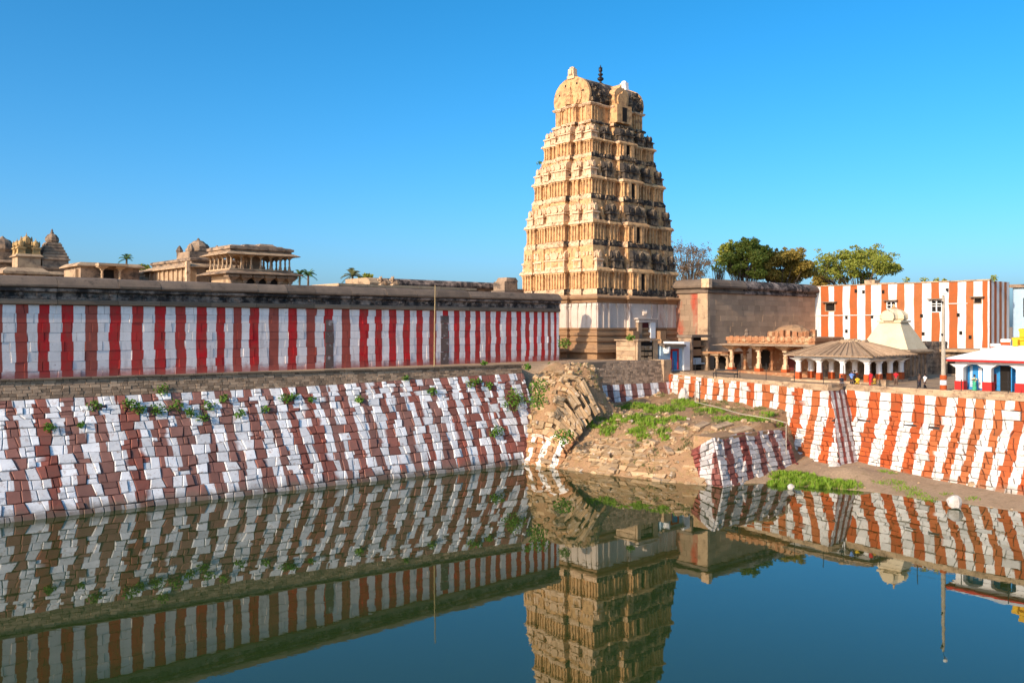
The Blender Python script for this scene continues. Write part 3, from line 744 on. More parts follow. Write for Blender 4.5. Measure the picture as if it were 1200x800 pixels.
def relief(mb, P, off, z, hgt, step, rr, sides=None, sz=(0.2,0.5), p=0.85):
    """small carved lumps standing along a band"""
    for p_, q, L in edges(P):
        dx, dy = (q[0]-p_[0])/L, (q[1]-p_[1])/L; nx, ny = dy, -dx
        if sides is not None and not sides(nx, ny): continue
        n = max(1, int(L/step))
        for i in range(n):
            if rr.random() > p: continue
            t = (i+0.5)/n*L; a = rr.uniform(*sz); zz = hgt*rr.uniform(0.55, 1.05)
            mb.cr = (rr.random(), rr.random())
            x, y = p_[0]+dx*t+nx*(off), p_[1]+dy*t+ny*(off)
            rz = math.atan2(dy, dx)
            if rr.random() < 0.5: mb.lathe(x, y, [(a*.40,z),(a*.5,z+zz*.35),(a*.34,z+zz*.6),(a*.26,z+zz*.8),(a*.1,z+zz)], 5, rot=rr.random())
            else: mb.cbox(x, y, z, a, a*0.8, zz*0.8, 0, rz)
isright = lambda nx, ny: ny < -0.5
notright = lambda nx, ny: not (ny < -0.5)
tr = random.Random(41)
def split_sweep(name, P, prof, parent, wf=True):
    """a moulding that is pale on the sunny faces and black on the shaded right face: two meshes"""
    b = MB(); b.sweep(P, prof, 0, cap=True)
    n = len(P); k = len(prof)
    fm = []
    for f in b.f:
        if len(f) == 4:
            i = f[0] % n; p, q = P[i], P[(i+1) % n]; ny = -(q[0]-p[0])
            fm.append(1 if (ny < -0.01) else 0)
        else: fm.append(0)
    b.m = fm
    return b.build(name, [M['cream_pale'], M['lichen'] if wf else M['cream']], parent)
for ti in range(4):
    a, b_ = LV[ti][1], LV[ti][2]; a2, b2 = LV[ti+1][1], LV[ti+1][2]
    z0, z1 = ZS[ti], ZS[ti+1]; H = z1-z0
    wl = MB(); P = plan(a-0.55, b_-0.55, pro=0.75)
    wl.sweep(P, [(0, z0), (0, z0+0.56*H)])
    ia, ib = a2-0.15, b2-0.15
    wl.sweep(plan(a-1.0, b_-1.0, rec=0.25, pro=0.5), [(0, z0+0.5*H), (0, z0+0.72*H)]); wl.sweep(plan(ia, ib, rec=0.25, pro=0.5), [(0, z0+0.5*H), (0, z1+0.01)])
    tier = wl.build('tier', M['cream'], tower)
    # foot band with carved lumps
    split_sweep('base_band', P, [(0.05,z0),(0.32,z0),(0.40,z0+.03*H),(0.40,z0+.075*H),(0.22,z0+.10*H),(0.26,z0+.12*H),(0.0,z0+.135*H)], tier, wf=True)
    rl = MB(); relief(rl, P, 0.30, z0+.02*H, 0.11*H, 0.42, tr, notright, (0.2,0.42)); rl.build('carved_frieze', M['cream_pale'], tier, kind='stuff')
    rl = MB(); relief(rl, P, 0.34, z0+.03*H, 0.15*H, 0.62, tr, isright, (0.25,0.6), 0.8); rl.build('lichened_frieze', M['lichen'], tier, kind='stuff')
    # pilasters
    pl = MB()
    for p, q, L in edges(P):
        dx, dy = (q[0]-p[0])/L, (q[1]-p[1])/L; nx, ny = dy, -dx
        n = max(1, int(L/0.62)); rz = math.atan2(dy, dx)
        if L < 0.6: continue
        iscen = isright(nx, ny) and L > 3.4
        for i in range(n+1):
            t = 0.14+(L-0.28)*i/max(1, n)
            if iscen and abs(t-L/2) < 1.05: continue
            x, y = p[0]+dx*t+nx*0.10, p[1]+dy*t+ny*0.10
            pl.cr = (tr.random(), 0)
            pl.cbox(x, y, z0+.13*H, 0.22, 0.24, .31*H, 0, rz); pl.cbox(x, y, z0+.40*H, 0.36, 0.36, .02*H, 0, rz); pl.cbox(x, y, z0+.435*H, 0.48, 0.46, .03*H, 0, rz)
            pl.cbox(x, y, z0+.13*H, 0.30, 0.34, .035*H, 0, rz)
    pl.build('pilasters', M['cream'], tier, kind='stuff')
    split_sweep('cornice', P, [(0.0,z0+.455*H),(0.28,z0+.46*H),(0.46,z0+.475*H),(0.44,z0+.50*H),(0.34,z0+.53*H),(0.15,z0+.55*H),(0.0,z0+.56*H)], tier, wf=False)
    rl = MB(); relief(rl, P, 0.32, z0+.49*H, 0.085*H, 0.75, tr, notright, (0.25,0.4)); rl.build('cornice_arches', M['cream_pale'], tier, kind='stuff')
    # row of miniature shrines
    hz = z0+.555*H; hh = 0.42*H
    for s_x in (-1, 1):
        for s_y in (-1, 1):
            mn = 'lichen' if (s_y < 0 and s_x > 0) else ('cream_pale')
            inst('miniature_shrine', KM['kuta', mn], tier, (s_x*(a-1.15), s_y*(b_-1.15), hz), 0, (1.5,1.5,hh*0.95))
    for k in range(4):
        half, dep = (a, b_) if k % 2 == 0 else (b_, a)
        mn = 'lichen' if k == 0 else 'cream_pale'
        rz = k*math.pi/2; c, s = math.cos(rz), math.sin(rz)
        def put(kind, along, out, sx_, sy_, sz_, mat=mn):
            x, y = along, -out; inst('miniature_shrine', KM[kind, mat], tier, (x*c-y*s, x*s+y*c, hz), rz, (sx_, sy_, sz_))
        put('shala', 0, dep-0.45, half*(0.50 if k else 0.40), 1.9, hh*1.05)
        for t in (-0.5, 0.5): put('kuta', t*half, dep-0.85, half*0.20, 1.5, hh*1.0)
        for t in (-0.70, -0.32, 0.32, 0.70): put('panjara', t*half, dep-1.15, 0.95 if k else 0.75, 1.1, hh*(0.84 if k else 0.62), mat=(mn if k or tr.random() < 0.4 else 'cream'))
    rl = MB(); relief(rl, plan(a-0.9, b_-0.9, rec=0.2), 0.1, hz, 0.15*H, 0.9, tr, isright, (0.25,0.5), 0.5); rl.build('lichened_figures', M['lichen'], tier, kind='stuff')
    rl = MB(); relief(rl, plan(a-0.9, b_-0.9, rec=0.2), 0.05, hz, 0.17*H, 0.6, tr, notright, (0.25,0.5), 0.7); relief(rl, plan(ia, ib, rec=0.25, pro=0.5), 0.12, z0+.80*H, 0.15*H, 0.6, tr, notright, (0.2,0.4), 0.8); rl.build('carved_figures', M['cream_pale'], tier, kind='stuff')
    # doorway in the centre bay of the shaded face
    yb = -(b_-0.55)-0.75; dh = 0.36*H
    d = MB()
    d.box(-1.25,-0.52,yb-0.42,yb+0.1,z0+.10*H,z0+.10*H+dh); d.box(0.52,1.25,yb-0.42,yb+0.1,z0+.10*H,z0+.10*H+dh)
    d.box(-1.25,1.25,yb-0.45,yb+0.1,z0+.10*H+dh,z0+.135*H+dh); d.box(-0.6,0.6,yb-0.50,yb+0.1,z0+.08*H,z0+.10*H)
    dr = d.build('doorway', M['cream'], tier)
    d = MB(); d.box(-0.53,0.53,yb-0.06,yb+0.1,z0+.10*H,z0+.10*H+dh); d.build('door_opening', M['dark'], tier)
# neck and barrel roof
ntop = 50.0-GZ; nz0 = ZS[4]
na, nb = 5.95, 3.7
b = MB(); b.sweep(plan(na, nb, rec=0.2, pro=0.6, mid=False), [(0,nz0-0.1),(0,ntop)])
neck = b.build('neck', M['cream'], tower)
split_sweep('neck_band', plan(na, nb, rec=0.2, pro=0.6, mid=False), [(0,nz0),(0.5,nz0),(0.55,nz0+.25),(0.3,nz0+.45),(0,nz0+.5)], neck)
pl = MB()
for p, q, L in edges(plan(na, nb, rec=0.2, pro=0.6, mid=False)):
    if L < 0.7: continue
    dx, dy = (q[0]-p[0])/L, (q[1]-p[1])/L
    for t in (0.15, L/2, L-0.15):
        if dy == 0 and dx > 0 and abs(p[0]+dx*t) < 0.9: continue
        pl.cbox(p[0]+dx*t+dy*0.08, p[1]+dy*t-dx*0.08, nz0+.4, .25, .25, ntop-nz0-.5, 0, math.atan2(dy, dx))
pl.build('pilasters', M['cream'], neck, kind='stuff')
b = MB(); b.sweep(plan(na, nb, rec=0.2, pro=0.6, mid=False), [(0,ntop-.4),(0.3,ntop-.35),(0.5,ntop-.1),(0.4,ntop+.05),(0,ntop+.15)]); b.build('eave', M['cream_pale'], neck)
RP = [(-3.45,0.0),(-3.62,0.7),(-3.68,1.5),(-3.55,2.5),(-3.15,3.5),(-2.4,4.4),(-1.4,5.0),(-0.5,5.3),(0.5,5.3),(1.4,5.0),(2.4,4.4),(3.15,3.5),(3.55,2.5),(3.68,1.5),(3.62,0.7),(3.45,0.0)]
RP = [(y, z*0.815) for y, z in RP]
b = MB(); b.extrude_x([(y, z+ntop+.1) for y, z in RP], -5.9, 5.9)
b.m = []
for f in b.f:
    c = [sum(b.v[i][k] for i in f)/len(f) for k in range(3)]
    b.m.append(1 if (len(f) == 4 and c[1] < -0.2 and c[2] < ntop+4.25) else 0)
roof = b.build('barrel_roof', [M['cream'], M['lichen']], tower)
for g0, g1 in ((-6.35,-5.92),(5.92,6.35)):
    b = MB(); b.extrude_x([(y*1.05, z*1.03+ntop+.06) for y, z in RP], g0, g1); b.build('gable', M['cream'], roof)
for x, s in ((-6.36, -1),):                                            # arch, niche figure and boss holes on the sunlit gable
    g_ = MB()
    for k, (w0, h0, d0) in enumerate(((4.6,3.6,0.16),(3.4,2.7,0.30))):
        t = MB(); arch(t, 0, ntop+0.15, w0, h0, -d0, 0.0, n=12); g_.add([(x-(-y), -xx, z) for xx, y, z in t.v], [tuple(reversed(f)) for f in t.f])
    g_.build('gable_arch', M['cream'], roof)
    g_ = MB(); g_.lathe(x-0.35, 0, [(.75,ntop+.1),(.6,ntop+1.2),(.7,ntop+1.5),(.4,ntop+1.8),(.42,ntop+2.1),(.2,ntop+2.5),(.05,ntop+3.1)], 8); g_.build('gable_figure', M['cream'], roof)
    for yy, zz in ((-1.2,3.3),(1.25,3.35),(2.5,2.1),(-2.5,2.0)):
        g_ = MB(); g_.box(x-0.03, x+0.1, yy-0.14, yy+0.14, ntop+zz-0.16, ntop+zz+0.16); g_.build('boss_hole', M['dark'], roof)
dm = MB()                                                              # dormer over the neck door
dm.box(-1.7,1.7,-nb-1.6,-nb+0.3,nz0+.5,ntop+.2)
arch(dm, 0, ntop+.1, 3.4, 3.5, -4.7, -2.0, n=10); arch(dm, 0, ntop+.25, 2.2, 2.2, -4.95, -4.6, n=9)
do = dm.build('dormer', M['cream'], roof)
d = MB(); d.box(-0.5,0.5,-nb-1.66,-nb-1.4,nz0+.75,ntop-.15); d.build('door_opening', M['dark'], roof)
rl = MB()
for _ in range(46):
    x = tr.uniform(-5.6, 5.6); y, z = interp([(0,-3.8),(1,-4.1),(2,-4.0),(3,-3.7)], q := tr.uniform(0, 2.6)), 0
    if abs(x) < 2: continue
    rl.cr = (tr.random(), 0); rl.cbox(x, y, ntop+.2+q, tr.uniform(.3,.7), .3, tr.uniform(.3,.6))
rl.build('lichened_stucco', M['lichen'], roof, kind='stuff')
b = MB(); b.box(-5.9,5.9,-0.45,0.45,ntop+4.36,ntop+4.6); b.build('ridge', M['cream_pale'], roof)
for x in (-6.1, 6.0):
    b = MB(); b.box(x-.45,x+.45,-.75,.75,ntop+4.2,ntop+4.7); b.frust(x,0,ntop+4.7,ntop+5.75,.38,.62,.42,.55); b.lathe(x,0,[(.5,ntop+5.75),(.42,ntop+6.0),(.15,ntop+6.15)], 7); b.box(x-.6,x-.35,-.3,.3,ntop+4.8,ntop+5.5)
    b.build('ridge_horn', M['cream_pale'] if x < 0 else M['paint_white'], roof)
b = MB(); z = 0.0
b.lathe(0.3, 0, [(.55,z),(.6,z+.2),(.2,z+.5),(.2,z+.7),(.62,z+1.1),(.66,z+1.4),(.25,z+1.75),(.22,z+1.9),(.5,z+2.15),(.5,z+2.35),(.2,z+2.6),(.2,z+2.8),(.4,z+3.0),(.36,z+3.5),(.42,z+3.7),(.15,z+3.9),(.04,z+4.4)], 10)
b.v = [(0.3+(x-0.3)*.8, y*.8, ntop+4.5+q*.72) for x, y, q in b.v]; b.build('finial', M['black_brass'], tower)
# whitewashed lower storey, mouldings, podium, door
zb = lambda y, z=131.5: EYE+(382-y)*z/FPX-GZ
BP = plan(9.45, 8.25, cor=0.3, rec=0.18, cen=0.3, pro=0.35, mid=False)
b = MB(); b.sweep(BP, [(0,-1.5),(0,ZS[0]+0.02)]); base = b.build('lower_storey', M['whitewash'], tower)
b = MB(); b.sweep(BP, [(0,zb(354.5)),(0.25,zb(354)),(0.35,zb(351)),(0.8,zb(350)),(0.95,zb(348)),(0.6,zb(346)),(0.3,zb(344.6)),(0,zb(344.5))]); b.build('cornice', M['ochre'], base)
b = MB(); relief(b, BP, 0.35, zb(348), 0.8, 0.8, tr, isright, (0.3,0.6), 0.8); b.build('lichened_frieze', M['lichen'], base, kind='stuff')
b = MB(); b.sweep(BP, [(0,zb(384)),(0.25,zb(384)),(0.25,zb(386)),(0.1,zb(387)),(0.1,zb(389.5)),(0.45,zb(390)),(0.45,zb(393)),(0.2,zb(394)),(0.2,zb(396)),(0.55,zb(397)),(0.55,zb(400)),(0.3,zb(401)),(0.3,zb(404))], cap=False); b.build('base_moulding', M['ochre'], base)
b = MB(); b.sweep(BP, [(0.35,-2),(0.35,zb(413)),(1.0,zb(413)),(1.0,zb(409)),(0.7,zb(408.5)),(0.5,zb(404)),(0,zb(403.5))], cap=False); b.build('podium', M['ochre'], base)
pl = MB()
for p, q, L in edges(BP):
    if L < 1.0: continue
    dx, dy = (q[0]-p[0])/L, (q[1]-p[1])/L; n = max(2, int(L/1.3)); rz = math.atan2(dy, dx)
    for i in range(n+1):
        t = 0.2+(L-0.4)*i/n
        if dy == 0 and dx > 0 and L > 4 and 0.25 < t/L < 0.75: continue
        x, y = p[0]+dx*t+dy*0.04, p[1]+dy*t-dx*0.04
        pl.cr = (tr.random(), 0); pl.cbox(x, y, zb(384), .26, .16, zb(356.5)-zb(384), 0, rz); pl.cbox(x, y, zb(358.5), .6, .4, .45, 0, rz); pl.cbox(x, y, zb(361.5), .4, .3, .3, 0, rz)
pl.build('pilasters', M['whitewash'], base, kind='stuff')
yb = -8.25-0.35
xd = 0.7
b = MB(); b.box(xd-1.9,xd-1.0,yb-.5,yb+.1,zb(404),zb(378)); b.build('door_jamb', M['granite'], base)
b = MB(); b.box(xd+1.0,xd+2.1,yb-.55,yb+.1,zb(404),zb(377)); b.build('door_jamb', M['paint_white'], base)
b = MB(); b.box(xd-1.9,xd+2.1,yb-.6,yb+.1,zb(377.5),zb(374)); b.box(xd-2.3,xd+2.5,yb-.8,yb+.1,zb(373.6),zb(372.2)); b.build('door_lintel', M['whitewash'], base)
b = MB(); b.box(xd-1.0,xd+1.0,yb-.10,yb+.1,zb(404),zb(377.8)); b.build('door', M['maroon'], base)
b = MB(); b.cbox(xd+.1, yb-.1, zb(369), .9, .3, .9); b.lathe(xd+.1, yb-.2, [(.3,zb(367)),(.42,zb(364.5)),(.2,zb(362))], 7); b.build('door_emblem', M['whitewash'], base)
for sxx in (-1, 1):
    b = MB(); x = xd+sxx*3.2; b.box(x-1.0,x+1.0,yb-1.6,yb,-1,zb(398)); b.box(x-.7,x+.7,yb-1.2,yb,zb(398),zb(388)); b.build('stair_parapet', M['ochre'], base)
# small plant rooted high on the tower's left edge
def leaves(mb, c, r, n, size, rr, flat=1.0, up=0.3):
    for _ in range(n):
        a = rr.uniform(0, 2*math.pi); z = rr.uniform(-1, 1); q = math.sqrt(1-z*z); rad = rr.random()**0.45
        p = Vector((c[0]+r[0]*rad*q*math.cos(a), c[1]+r[1]*rad*q*math.sin(a), c[2]+r[2]*rad*z))
        d = Vector((rr.gauss(0,1), rr.gauss(0,1), rr.gauss(0,0.7)+up)).normalized(); e = d.orthogonal().normalized()
        e = (Matrix.Rotation(rr.uniform(0, 6.28), 3, d) @ e); s = size*rr.uniform(0.6, 1.3); g_ = d.cross(e)
        mb.add([p-e*s*.5, p+g_*s*.28, p+e*s*.5, p-g_*s*.28], [(0,1,2,3)], 0, None, (rr.random(), rr.random()))
lr = random.Random(55)
def weed(u, v, h, r, label, group=None, name='weed', cat='plant', n=90, size=0.28, mat='weed', hs_=0.8):
    t = thing(name, label, cat, (u, v, h), group=group)
    b = MB()
    for _ in range(5): 
        a = lr.uniform(0, 6.28); b.tube([(0,0,-0.1),(r*.5*math.cos(a), r*.5*math.sin(a), r*lr.uniform(.4,.9))], 0.02, 4)
    b.build('stem', M['bark'], t)
    b = MB(); leaves(b, (0,0,r*.45), (r,r,r*hs_), n, size, lr); b.build('foliage', M[mat], t)
    return t
weed(GU-7.6, GV+5.8, 41.6, 0.5, 'tiny leafy plant growing from the sunlit edge high on the gateway tower', n=40, size=0.3)
# ------------------------------------------------------------------ brown precinct wall right of the tower
BV, BU0, BU1 = 83.9, 115.6, 147.5
bw = thing('precinct_wall', 'plain brown granite precinct wall with black rolled coping right of the gateway tower', 'wall', (BU0,BV,9))
def f_bw(s, t): return (BU0+s, BV, 9+12.1*t)
st = stone_courses(f_bw, BU1-BU0, (0,-1,0), [0.85]*14, (1.4,3.2), jit=0.03, gap=0.014, depth=0.25, proud=(-0.02,0.03), bev=0.015, seed=50)
emit(st, bw, M['ashlar'], 'ashlar_block', 270, 'ashlar_blocks_beyond')
def f_bwl(s, t): return (BU0, BV+s, 9+12.1*t)
st = stone_courses(f_bwl, 7.0, (-1,0,0), [0.85]*14, (1.2,2.6), jit=0.03, gap=0.014, depth=0.25, proud=(-0.02,0.03), bev=0.015, seed=51)
emit(st, bw, M['ashlar_red'], 'red_washed_block', 90, 'ashlar_blocks_beyond')
b = MB(); b.box(0.15, BU1-BU0, 0.15, 7.0, -1, 12.05); b.build('core', M['mortar'], bw)
b = MB(); b.box(-0.16, 0.5, -0.16, 1.7, -0.5, 12.1); b.build('corner_pier', M['lit_stone'], bw)
x = 0.0; rr = random.Random(52)
mit = lambda y: min(0.0, y)
PRF = [(1.6,12.1),(-0.25,12.1),(-0.35,12.2),(-0.35,12.5),(-0.15,12.6),(-0.12,12.9),(-0.75,12.95),(-0.85,13.25),(-0.65,13.75),(-0.2,14.15),(0.5,14.35),(1.6,14.35)]
while x < BU1-BU0:
    e = min(BU1-BU0, x+rr.uniform(3, 5)); b = MB(); b.cr = (rr.random(), .5)
    b.extrude_x(PRF, x+(0.02 if x else 0), e-.02, mit0=(mit if x == 0 else None), jit=0.0 if x == 0 else 0.03)
    b.build('coping_stone', M['coping_black'] if x > 0 and rr.random() < 0.4 else M['coping'], bw); x = e
b = MB(); t = MB(); t.extrude_x([(y, z) for y, z in PRF], 0, 7, mit0=lambda y: min(0.0, y))
b.add([(y, x, z) for x, y, z in t.v], [tuple(reversed(f)) for f in t.f]); b.build('coping_stone', M['coping'], bw)
b = MB(); b.box(-0.92, -0.1, -0.95, 0.5, 12.9, 14.3); b.build('corner_capstone', M['cream_pale'], bw)
# ------------------------------------------------------------------ orange and white striped building at right
SU, SV0, SV1, SG = 147.6, 54.7, 84.0, 8.5
sb = thing('striped_building', 'flat-roofed building painted in tall orange and white stripes behind the shrines', 'building', (SU,SV0,SG))
def pv(px): return ray_u(px, SU)[1]
SWI = [(955,962),(971,977.5),(987.5,996),(1004.5,1014),(1021,1032.5),(1041,1051),(1060,1071),(1080.5,1091.5),(1101,1112),(1122,1132),(1141,1151.5),(1157.5,1163)]
ST = []
for i, (a, b) in enumerate(SWI): ST += [(pv(a), -i-0.75), (pv(b), -i-1.25)]
ST.sort()
def wallgrid(mb, f, ulist, hlist, phase, holes, mi=0):
    for i in range(len(ulist)-1):
        for j in range(len(hlist)-1):
            a, b, c, d = ulist[i], ulist[i+1], hlist[j], hlist[j+1]
            cu, ch = (a+b)/2, (c+d)/2
            if any(h[0] < cu < h[1] and h[2] < ch < h[3] for h in holes): continue
            q = [(a,c),(b,c),(b,d),(a,d)]
            mb.add([f(x, y) for x, y in q], [(0,1,2,3)], mi, [(phase(x, y), y) for x, y in q], (0.5,0.5))
def hpx(y, px): return EYE+(382-y)*ray_u(px, SU)[0]/FPX-SG
wins = [(967,979,355,365,'d'),(1039,1050,353,362,'g'),(1091,1104,351.5,366,'g'),(1141,1151,349,356,'d')]
holes = []
for x0, x1, y0, y1, k in wins: holes.append((pv(x1)-SV0, pv(x0)-SV0, hpx(y1,x0), hpx(y0,x0)))
ul = sorted(set([0.0, SV1-SV0]+[h[i] for h in holes for i in (0,1)]+[v-SV0 for v, p in ST if 0 < v-SV0 < SV1-SV0]+[x*0.8 for x in range(37)]))
hl = sorted(set([0.0, 14.5]+[h[i] for h in holes for i in (2,3)]+[x*1.1 for x in range(14)]))
b = MB(); wallgrid(b, lambda x, y: (0.06*nz(x*0.3, y*0.3, 7), x, y), ul, hl, lambda x, y: extrap(ST, x+SV0)+0.05*nz(x, y*0.4, 3), holes)
b.f = [tuple(reversed(f)) for f in b.f]
b.build('wall', M['building'], sb)
b = MB(); endl = [x*0.9 for x in range(10)]
wallgrid(b, lambda x, y: (x, 0.0, y), endl, [x*1.45 for x in range(11)], lambda x, y: (x+0.7)/2.05, [])
b.build('end_wall', M['building'], sb)
b = MB(); b.box(0.5, 8.0, 0.1, SV1-SV0, 14.2, 14.4); b.box(8.0, 8.1, 0, SV1-SV0, 0, 14.4); b.box(0.45,0.5,0.1,SV1-SV0,0,14.3); b.build('roof', M['lit_stone'], sb)
rr = random.Random(61); x = -0.1
while x < SV1-SV0:
    e = min(SV1-SV0+.1, x+rr.uniform(1.2, 3.0)); b = MB(); b.cr = (rr.random(), .5); b.box(-0.15, 0.7, x+.02, e-.02, 14.5, 14.62+rr.uniform(0,.12)); b.build('parapet_slab', M['lit_stone'], sb); x = e
b = MB(); b.box(-0.14, 0.05, 3.2, 9.8, 11.0, 11.12); b.box(-0.14, 0.05, 14.2, SV1-SV0, 9.3, 9.42); b.build('string_course', M['building'], sb)
for (x0, x1, y0, y1, k), h in zip(wins, holes):
    b = MB(); fr = 0.12
    b.box(-.05,.3,h[0],h[0]+fr,h[2],h[3]); b.box(-.05,.3,h[1]-fr,h[1],h[2],h[3]); b.box(-.05,.3,h[0]+fr,h[1]-fr,h[3]-fr,h[3]); b.box(-.1,.3,h[0]+fr,h[1]-fr,h[2],h[2]+fr)
    if k == 'g': b.box(-.02,.06,(h[0]+h[1])/2-.09,(h[0]+h[1])/2+.09,h[2]+fr,h[3]-fr); b.box(.0,.05,h[0]+fr,h[1]-fr,(h[2]+h[3])/2-.05,(h[2]+h[3])/2+.05)
    wf = b.build('window', M['paint_white'] if k == 'g' else M['lit_stone'], sb)
    b = MB(); b.box(.28,.36,h[0]+.02,h[1]-.02,h[2]+.02,h[3]-.02); b.build('opening', M['dark'], wf)
    b = MB(); b.box(-.75,.1,h[0]-.35,h[1]+.35,h[3]+.05,h[3]+.2); b.build('hood', M['ledge'], wf)
for px, y in ((1012,342),(1035,342),(1003,341),(1110,340),(1080,370),(1082,391),(1123,369),(1126,390),(1137,395),(1022,371),(992,372),(992,388)):
    b = MB(); v = pv(px)-SV0; h = hpx(y, px); b.box(-.07,.08,v-.22,v+.22,h-.28,h+.28); b.build('drain_hole', M['dark'], sb)
for i, (px, hgt) in enumerate(((1060,1.0),(1081,1.0),(1095,0.8),(1105,0.5),(1163,0.9))):
    v = pv(px); weed(SU+.6, v, SG+14.6, 0.75*hgt, ('leftmost leafy plant on the roof edge of the striped building','second leafy plant from the left on the striped building roof edge','third leafy plant from the left on the striped building roof edge','smallest plant on the roof edge of the striped building','leafy plant at the right end of the striped building roof edge')[i], 'plants on the roof edge of the striped building', n=50, size=0.4, mat='leaf_green')
b = MB(); b.box(-0.2,1.6,18.2,20.0,14.65,15.3); b.build('roof_block', M['lit_stone'], sb)
# pale blue house behind at the right edge
hu, hv = 158.0, 46.0
t = thing('blue_house', 'pale blue house with a grey roof slab at the right edge behind the shrine', 'house', (hu,hv,9))
b = MB(); b.box(0,7,0,9,0,13.2); wl_ = b.build('wall', M['paint_sky'], t)
b = MB(); b.box(-.6,7.4,-.5,9.3,13.2,13.7); b.build('roof_slab', M['granite'], t)
b = MB(); b.box(-.12,.2,3.0,5.0,3.5,9.5); b.build('door', M['maroon'], t)
b = MB(); b.box(-.12,.2,6.0,7.4,8.5,11.5); b.build('window', M['dark'], t)
def spot(px, y, h):                                                     # (u, v) of the point at height h seen at a pixel of the photograph
    z = (EYE-h)*FPX/(y-382.0) if abs(y-382) > 0.1 else 100.0
    X = (px-600)/FPX*z; return UX*X+UY*z, -UY*X+UX*z
def at_z(px, z):
    X = (px-600)/FPX*z; return UX*X+UY*z, -UY*X+UX*z
def hy(y, z): return EYE+(382-y)*z/FPX
# ------------------------------------------------------------------ small stone buildings in front of the tower
t = thing('stone_block_shrine', 'low ochre stone shrine block with a niche of stacked stones below the tower door', 'shrine', (97.1,82.2,11.0))
b = MB(); b.box(0,4.4,0.35,4,0,2.7); b.build('body', M['ochre'], t)
for x0, x1 in ((0,0.7),(3.5,4.4)):
    b = MB(); b.box(x0,x1,0,.38,0,2.9); b.build('pier', M['lit_stone'], t)
b = MB(); b.box(-.2,4.6,-.25,4.2,2.92,3.12); b.build('roof_slab', M['lit_stone'], t)
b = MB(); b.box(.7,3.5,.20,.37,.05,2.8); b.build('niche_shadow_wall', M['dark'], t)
rr = random.Random(70)
for j in range(3):
    for i in range(3):
        b = MB(); b.cr = (rr.random(), 0); x = .95+i*.85; b.cbox(x+.1, .12, .1+j*.75, rr.uniform(.5,.75), .25, rr.uniform(.45,.65)); b.build('stacked_stone', M['rubble'], t)
for j in range(4):
    b = MB(); b.cr = (rr.random(), 0); b.box(-.08, .02, .4, 3.9, .2+.66*j, .8+.66*j); b.build('block', M['lit_stone'], t)
t = thing('temple_house', 'small whitewashed house with a blue door in a red frame beside the tower', 'house', (101.9,82.0,9.5))
b = MB(); b.box(0,4.9,.0,3.5,0,3.7); b.build('wall', M['paint_sky'], t)
b = MB(); b.box(5.0,6.4,-.3,3.5,0,4.2); b.build('corner_pillar', M['paint_white'], t)
b = MB(); b.box(-.2,4.9,-.4,3.6,3.72,3.92); b.build('roof_slab', M['granite'], t)
b = MB(); b.box(-.1,4.9,-.75,-.42,3.5,3.8); b.build('awning', M['ledge'], t)
b = MB(); b.box(2.2,2.5,-.12,.02,0.2,3.2); b.box(3.7,4.0,-.12,.02,.2,3.2); b.box(2.5,3.7,-.12,.02,2.9,3.2); fr = b.build('door_frame', M['paint_red'], t)
b = MB(); b.box(2.5,3.7,-.05,.02,.2,2.9); b.build('door', M['paint_blue'], t)
b = MB(); b.lathe(1.0,-.3,[(.4,2.6),(.5,2.9),(.5,3.5),(.35,3.7),(.2,3.8)],10); b.build('water_tank', M['paint_white'], t)
t = thing('dark_niche_shrine', 'dark stone niche shrine leaning against the red-washed wall', 'shrine', (108.5,81.6,9.3))
b = MB(); b.box(0,.45,0,2.4,0,5.0); b.build('side_wall', M['granite'], t)
b = MB(); b.box(4.0,4.5,0,2.4,0,4.6); b.build('side_wall', M['granite'], t)
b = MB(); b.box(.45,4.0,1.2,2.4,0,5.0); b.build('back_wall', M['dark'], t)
b = MB(); b.box(-.2,4.6,-.3,2.5,5.02,5.4); b.build('roof_slab', M['coping'], t)
for z0, c in ((1.0,'paint_sky'),(2.3,'ochre'),(3.6,'ochre')):
    b = MB(); b.box(.46,3.99,.5,1.18,z0,z0+.2); b.box(.9,3.2,.6,1.18,z0+.2,z0+.95); b.build('shelf_stone', M[c], t)
# ------------------------------------------------------------------ pavilions on the right terrace
def column(mb, x, y, z0, z1, w, mi=0, brk=True):
    H = z1-z0
    mb.cbox(x,y,z0,w*1.5,w*1.5,H*.10,mi); mb.cbox(x,y,z0+H*.1,w*1.1,w*1.1,H*.18,mi); mb.lathe(x,y,[(w*.5,z0+H*.28),(w*.5,z0+H*.5),(w*.62,z0+H*.52),(w*.62,z0+H*.56),(w*.48,z0+H*.58),(w*.46,z0+H*.76)],8,mi)
    mb.cbox(x,y,z0+H*.76,w*1.2,w*1.2,H*.06,mi)
    if brk: mb.frust(x,y,z0+H*.82,z0+H*.93,w*.6,w*.6,w*1.7,w*1.7,mi); mb.cbox(x,y,z0+H*.93,w*3.6,w*3.6,H*.07,mi)
om = thing('orange_pavilion', 'orange-washed stone pavilion with carved columns and low domed roof', 'pavilion', (110,62.5,8.9))
b = MB(); b.box(0,8,0,14.4,0,0.75); b.box(-.5,0,3,11,0,.4); b.build('platform', M['orange_stone'], om)
for y in (.7,4.9,9.1,13.6):
    for x in (.7, 4.0):
        b = MB(); column(b, x, y, .75, 4.4, .55); b.build('column', M['cream_pale'] if x < 1 else M['orange_stone'], om)
        if x < 1:
            b = MB(); b.cbox(x,y,.752,.9,.9,.42); b.build('red_base', M['paint_orange'], om)
b = MB(); b.box(.2,7.8,.2,14.2,4.41,4.62); b.build('beam', M['lit_stone'], om)
b = MB(); b.frust(4,7.2,4.36,4.62,5.3,8.5,4.2,7.4); b.build('eave_slab', M['lit_stone'], om)
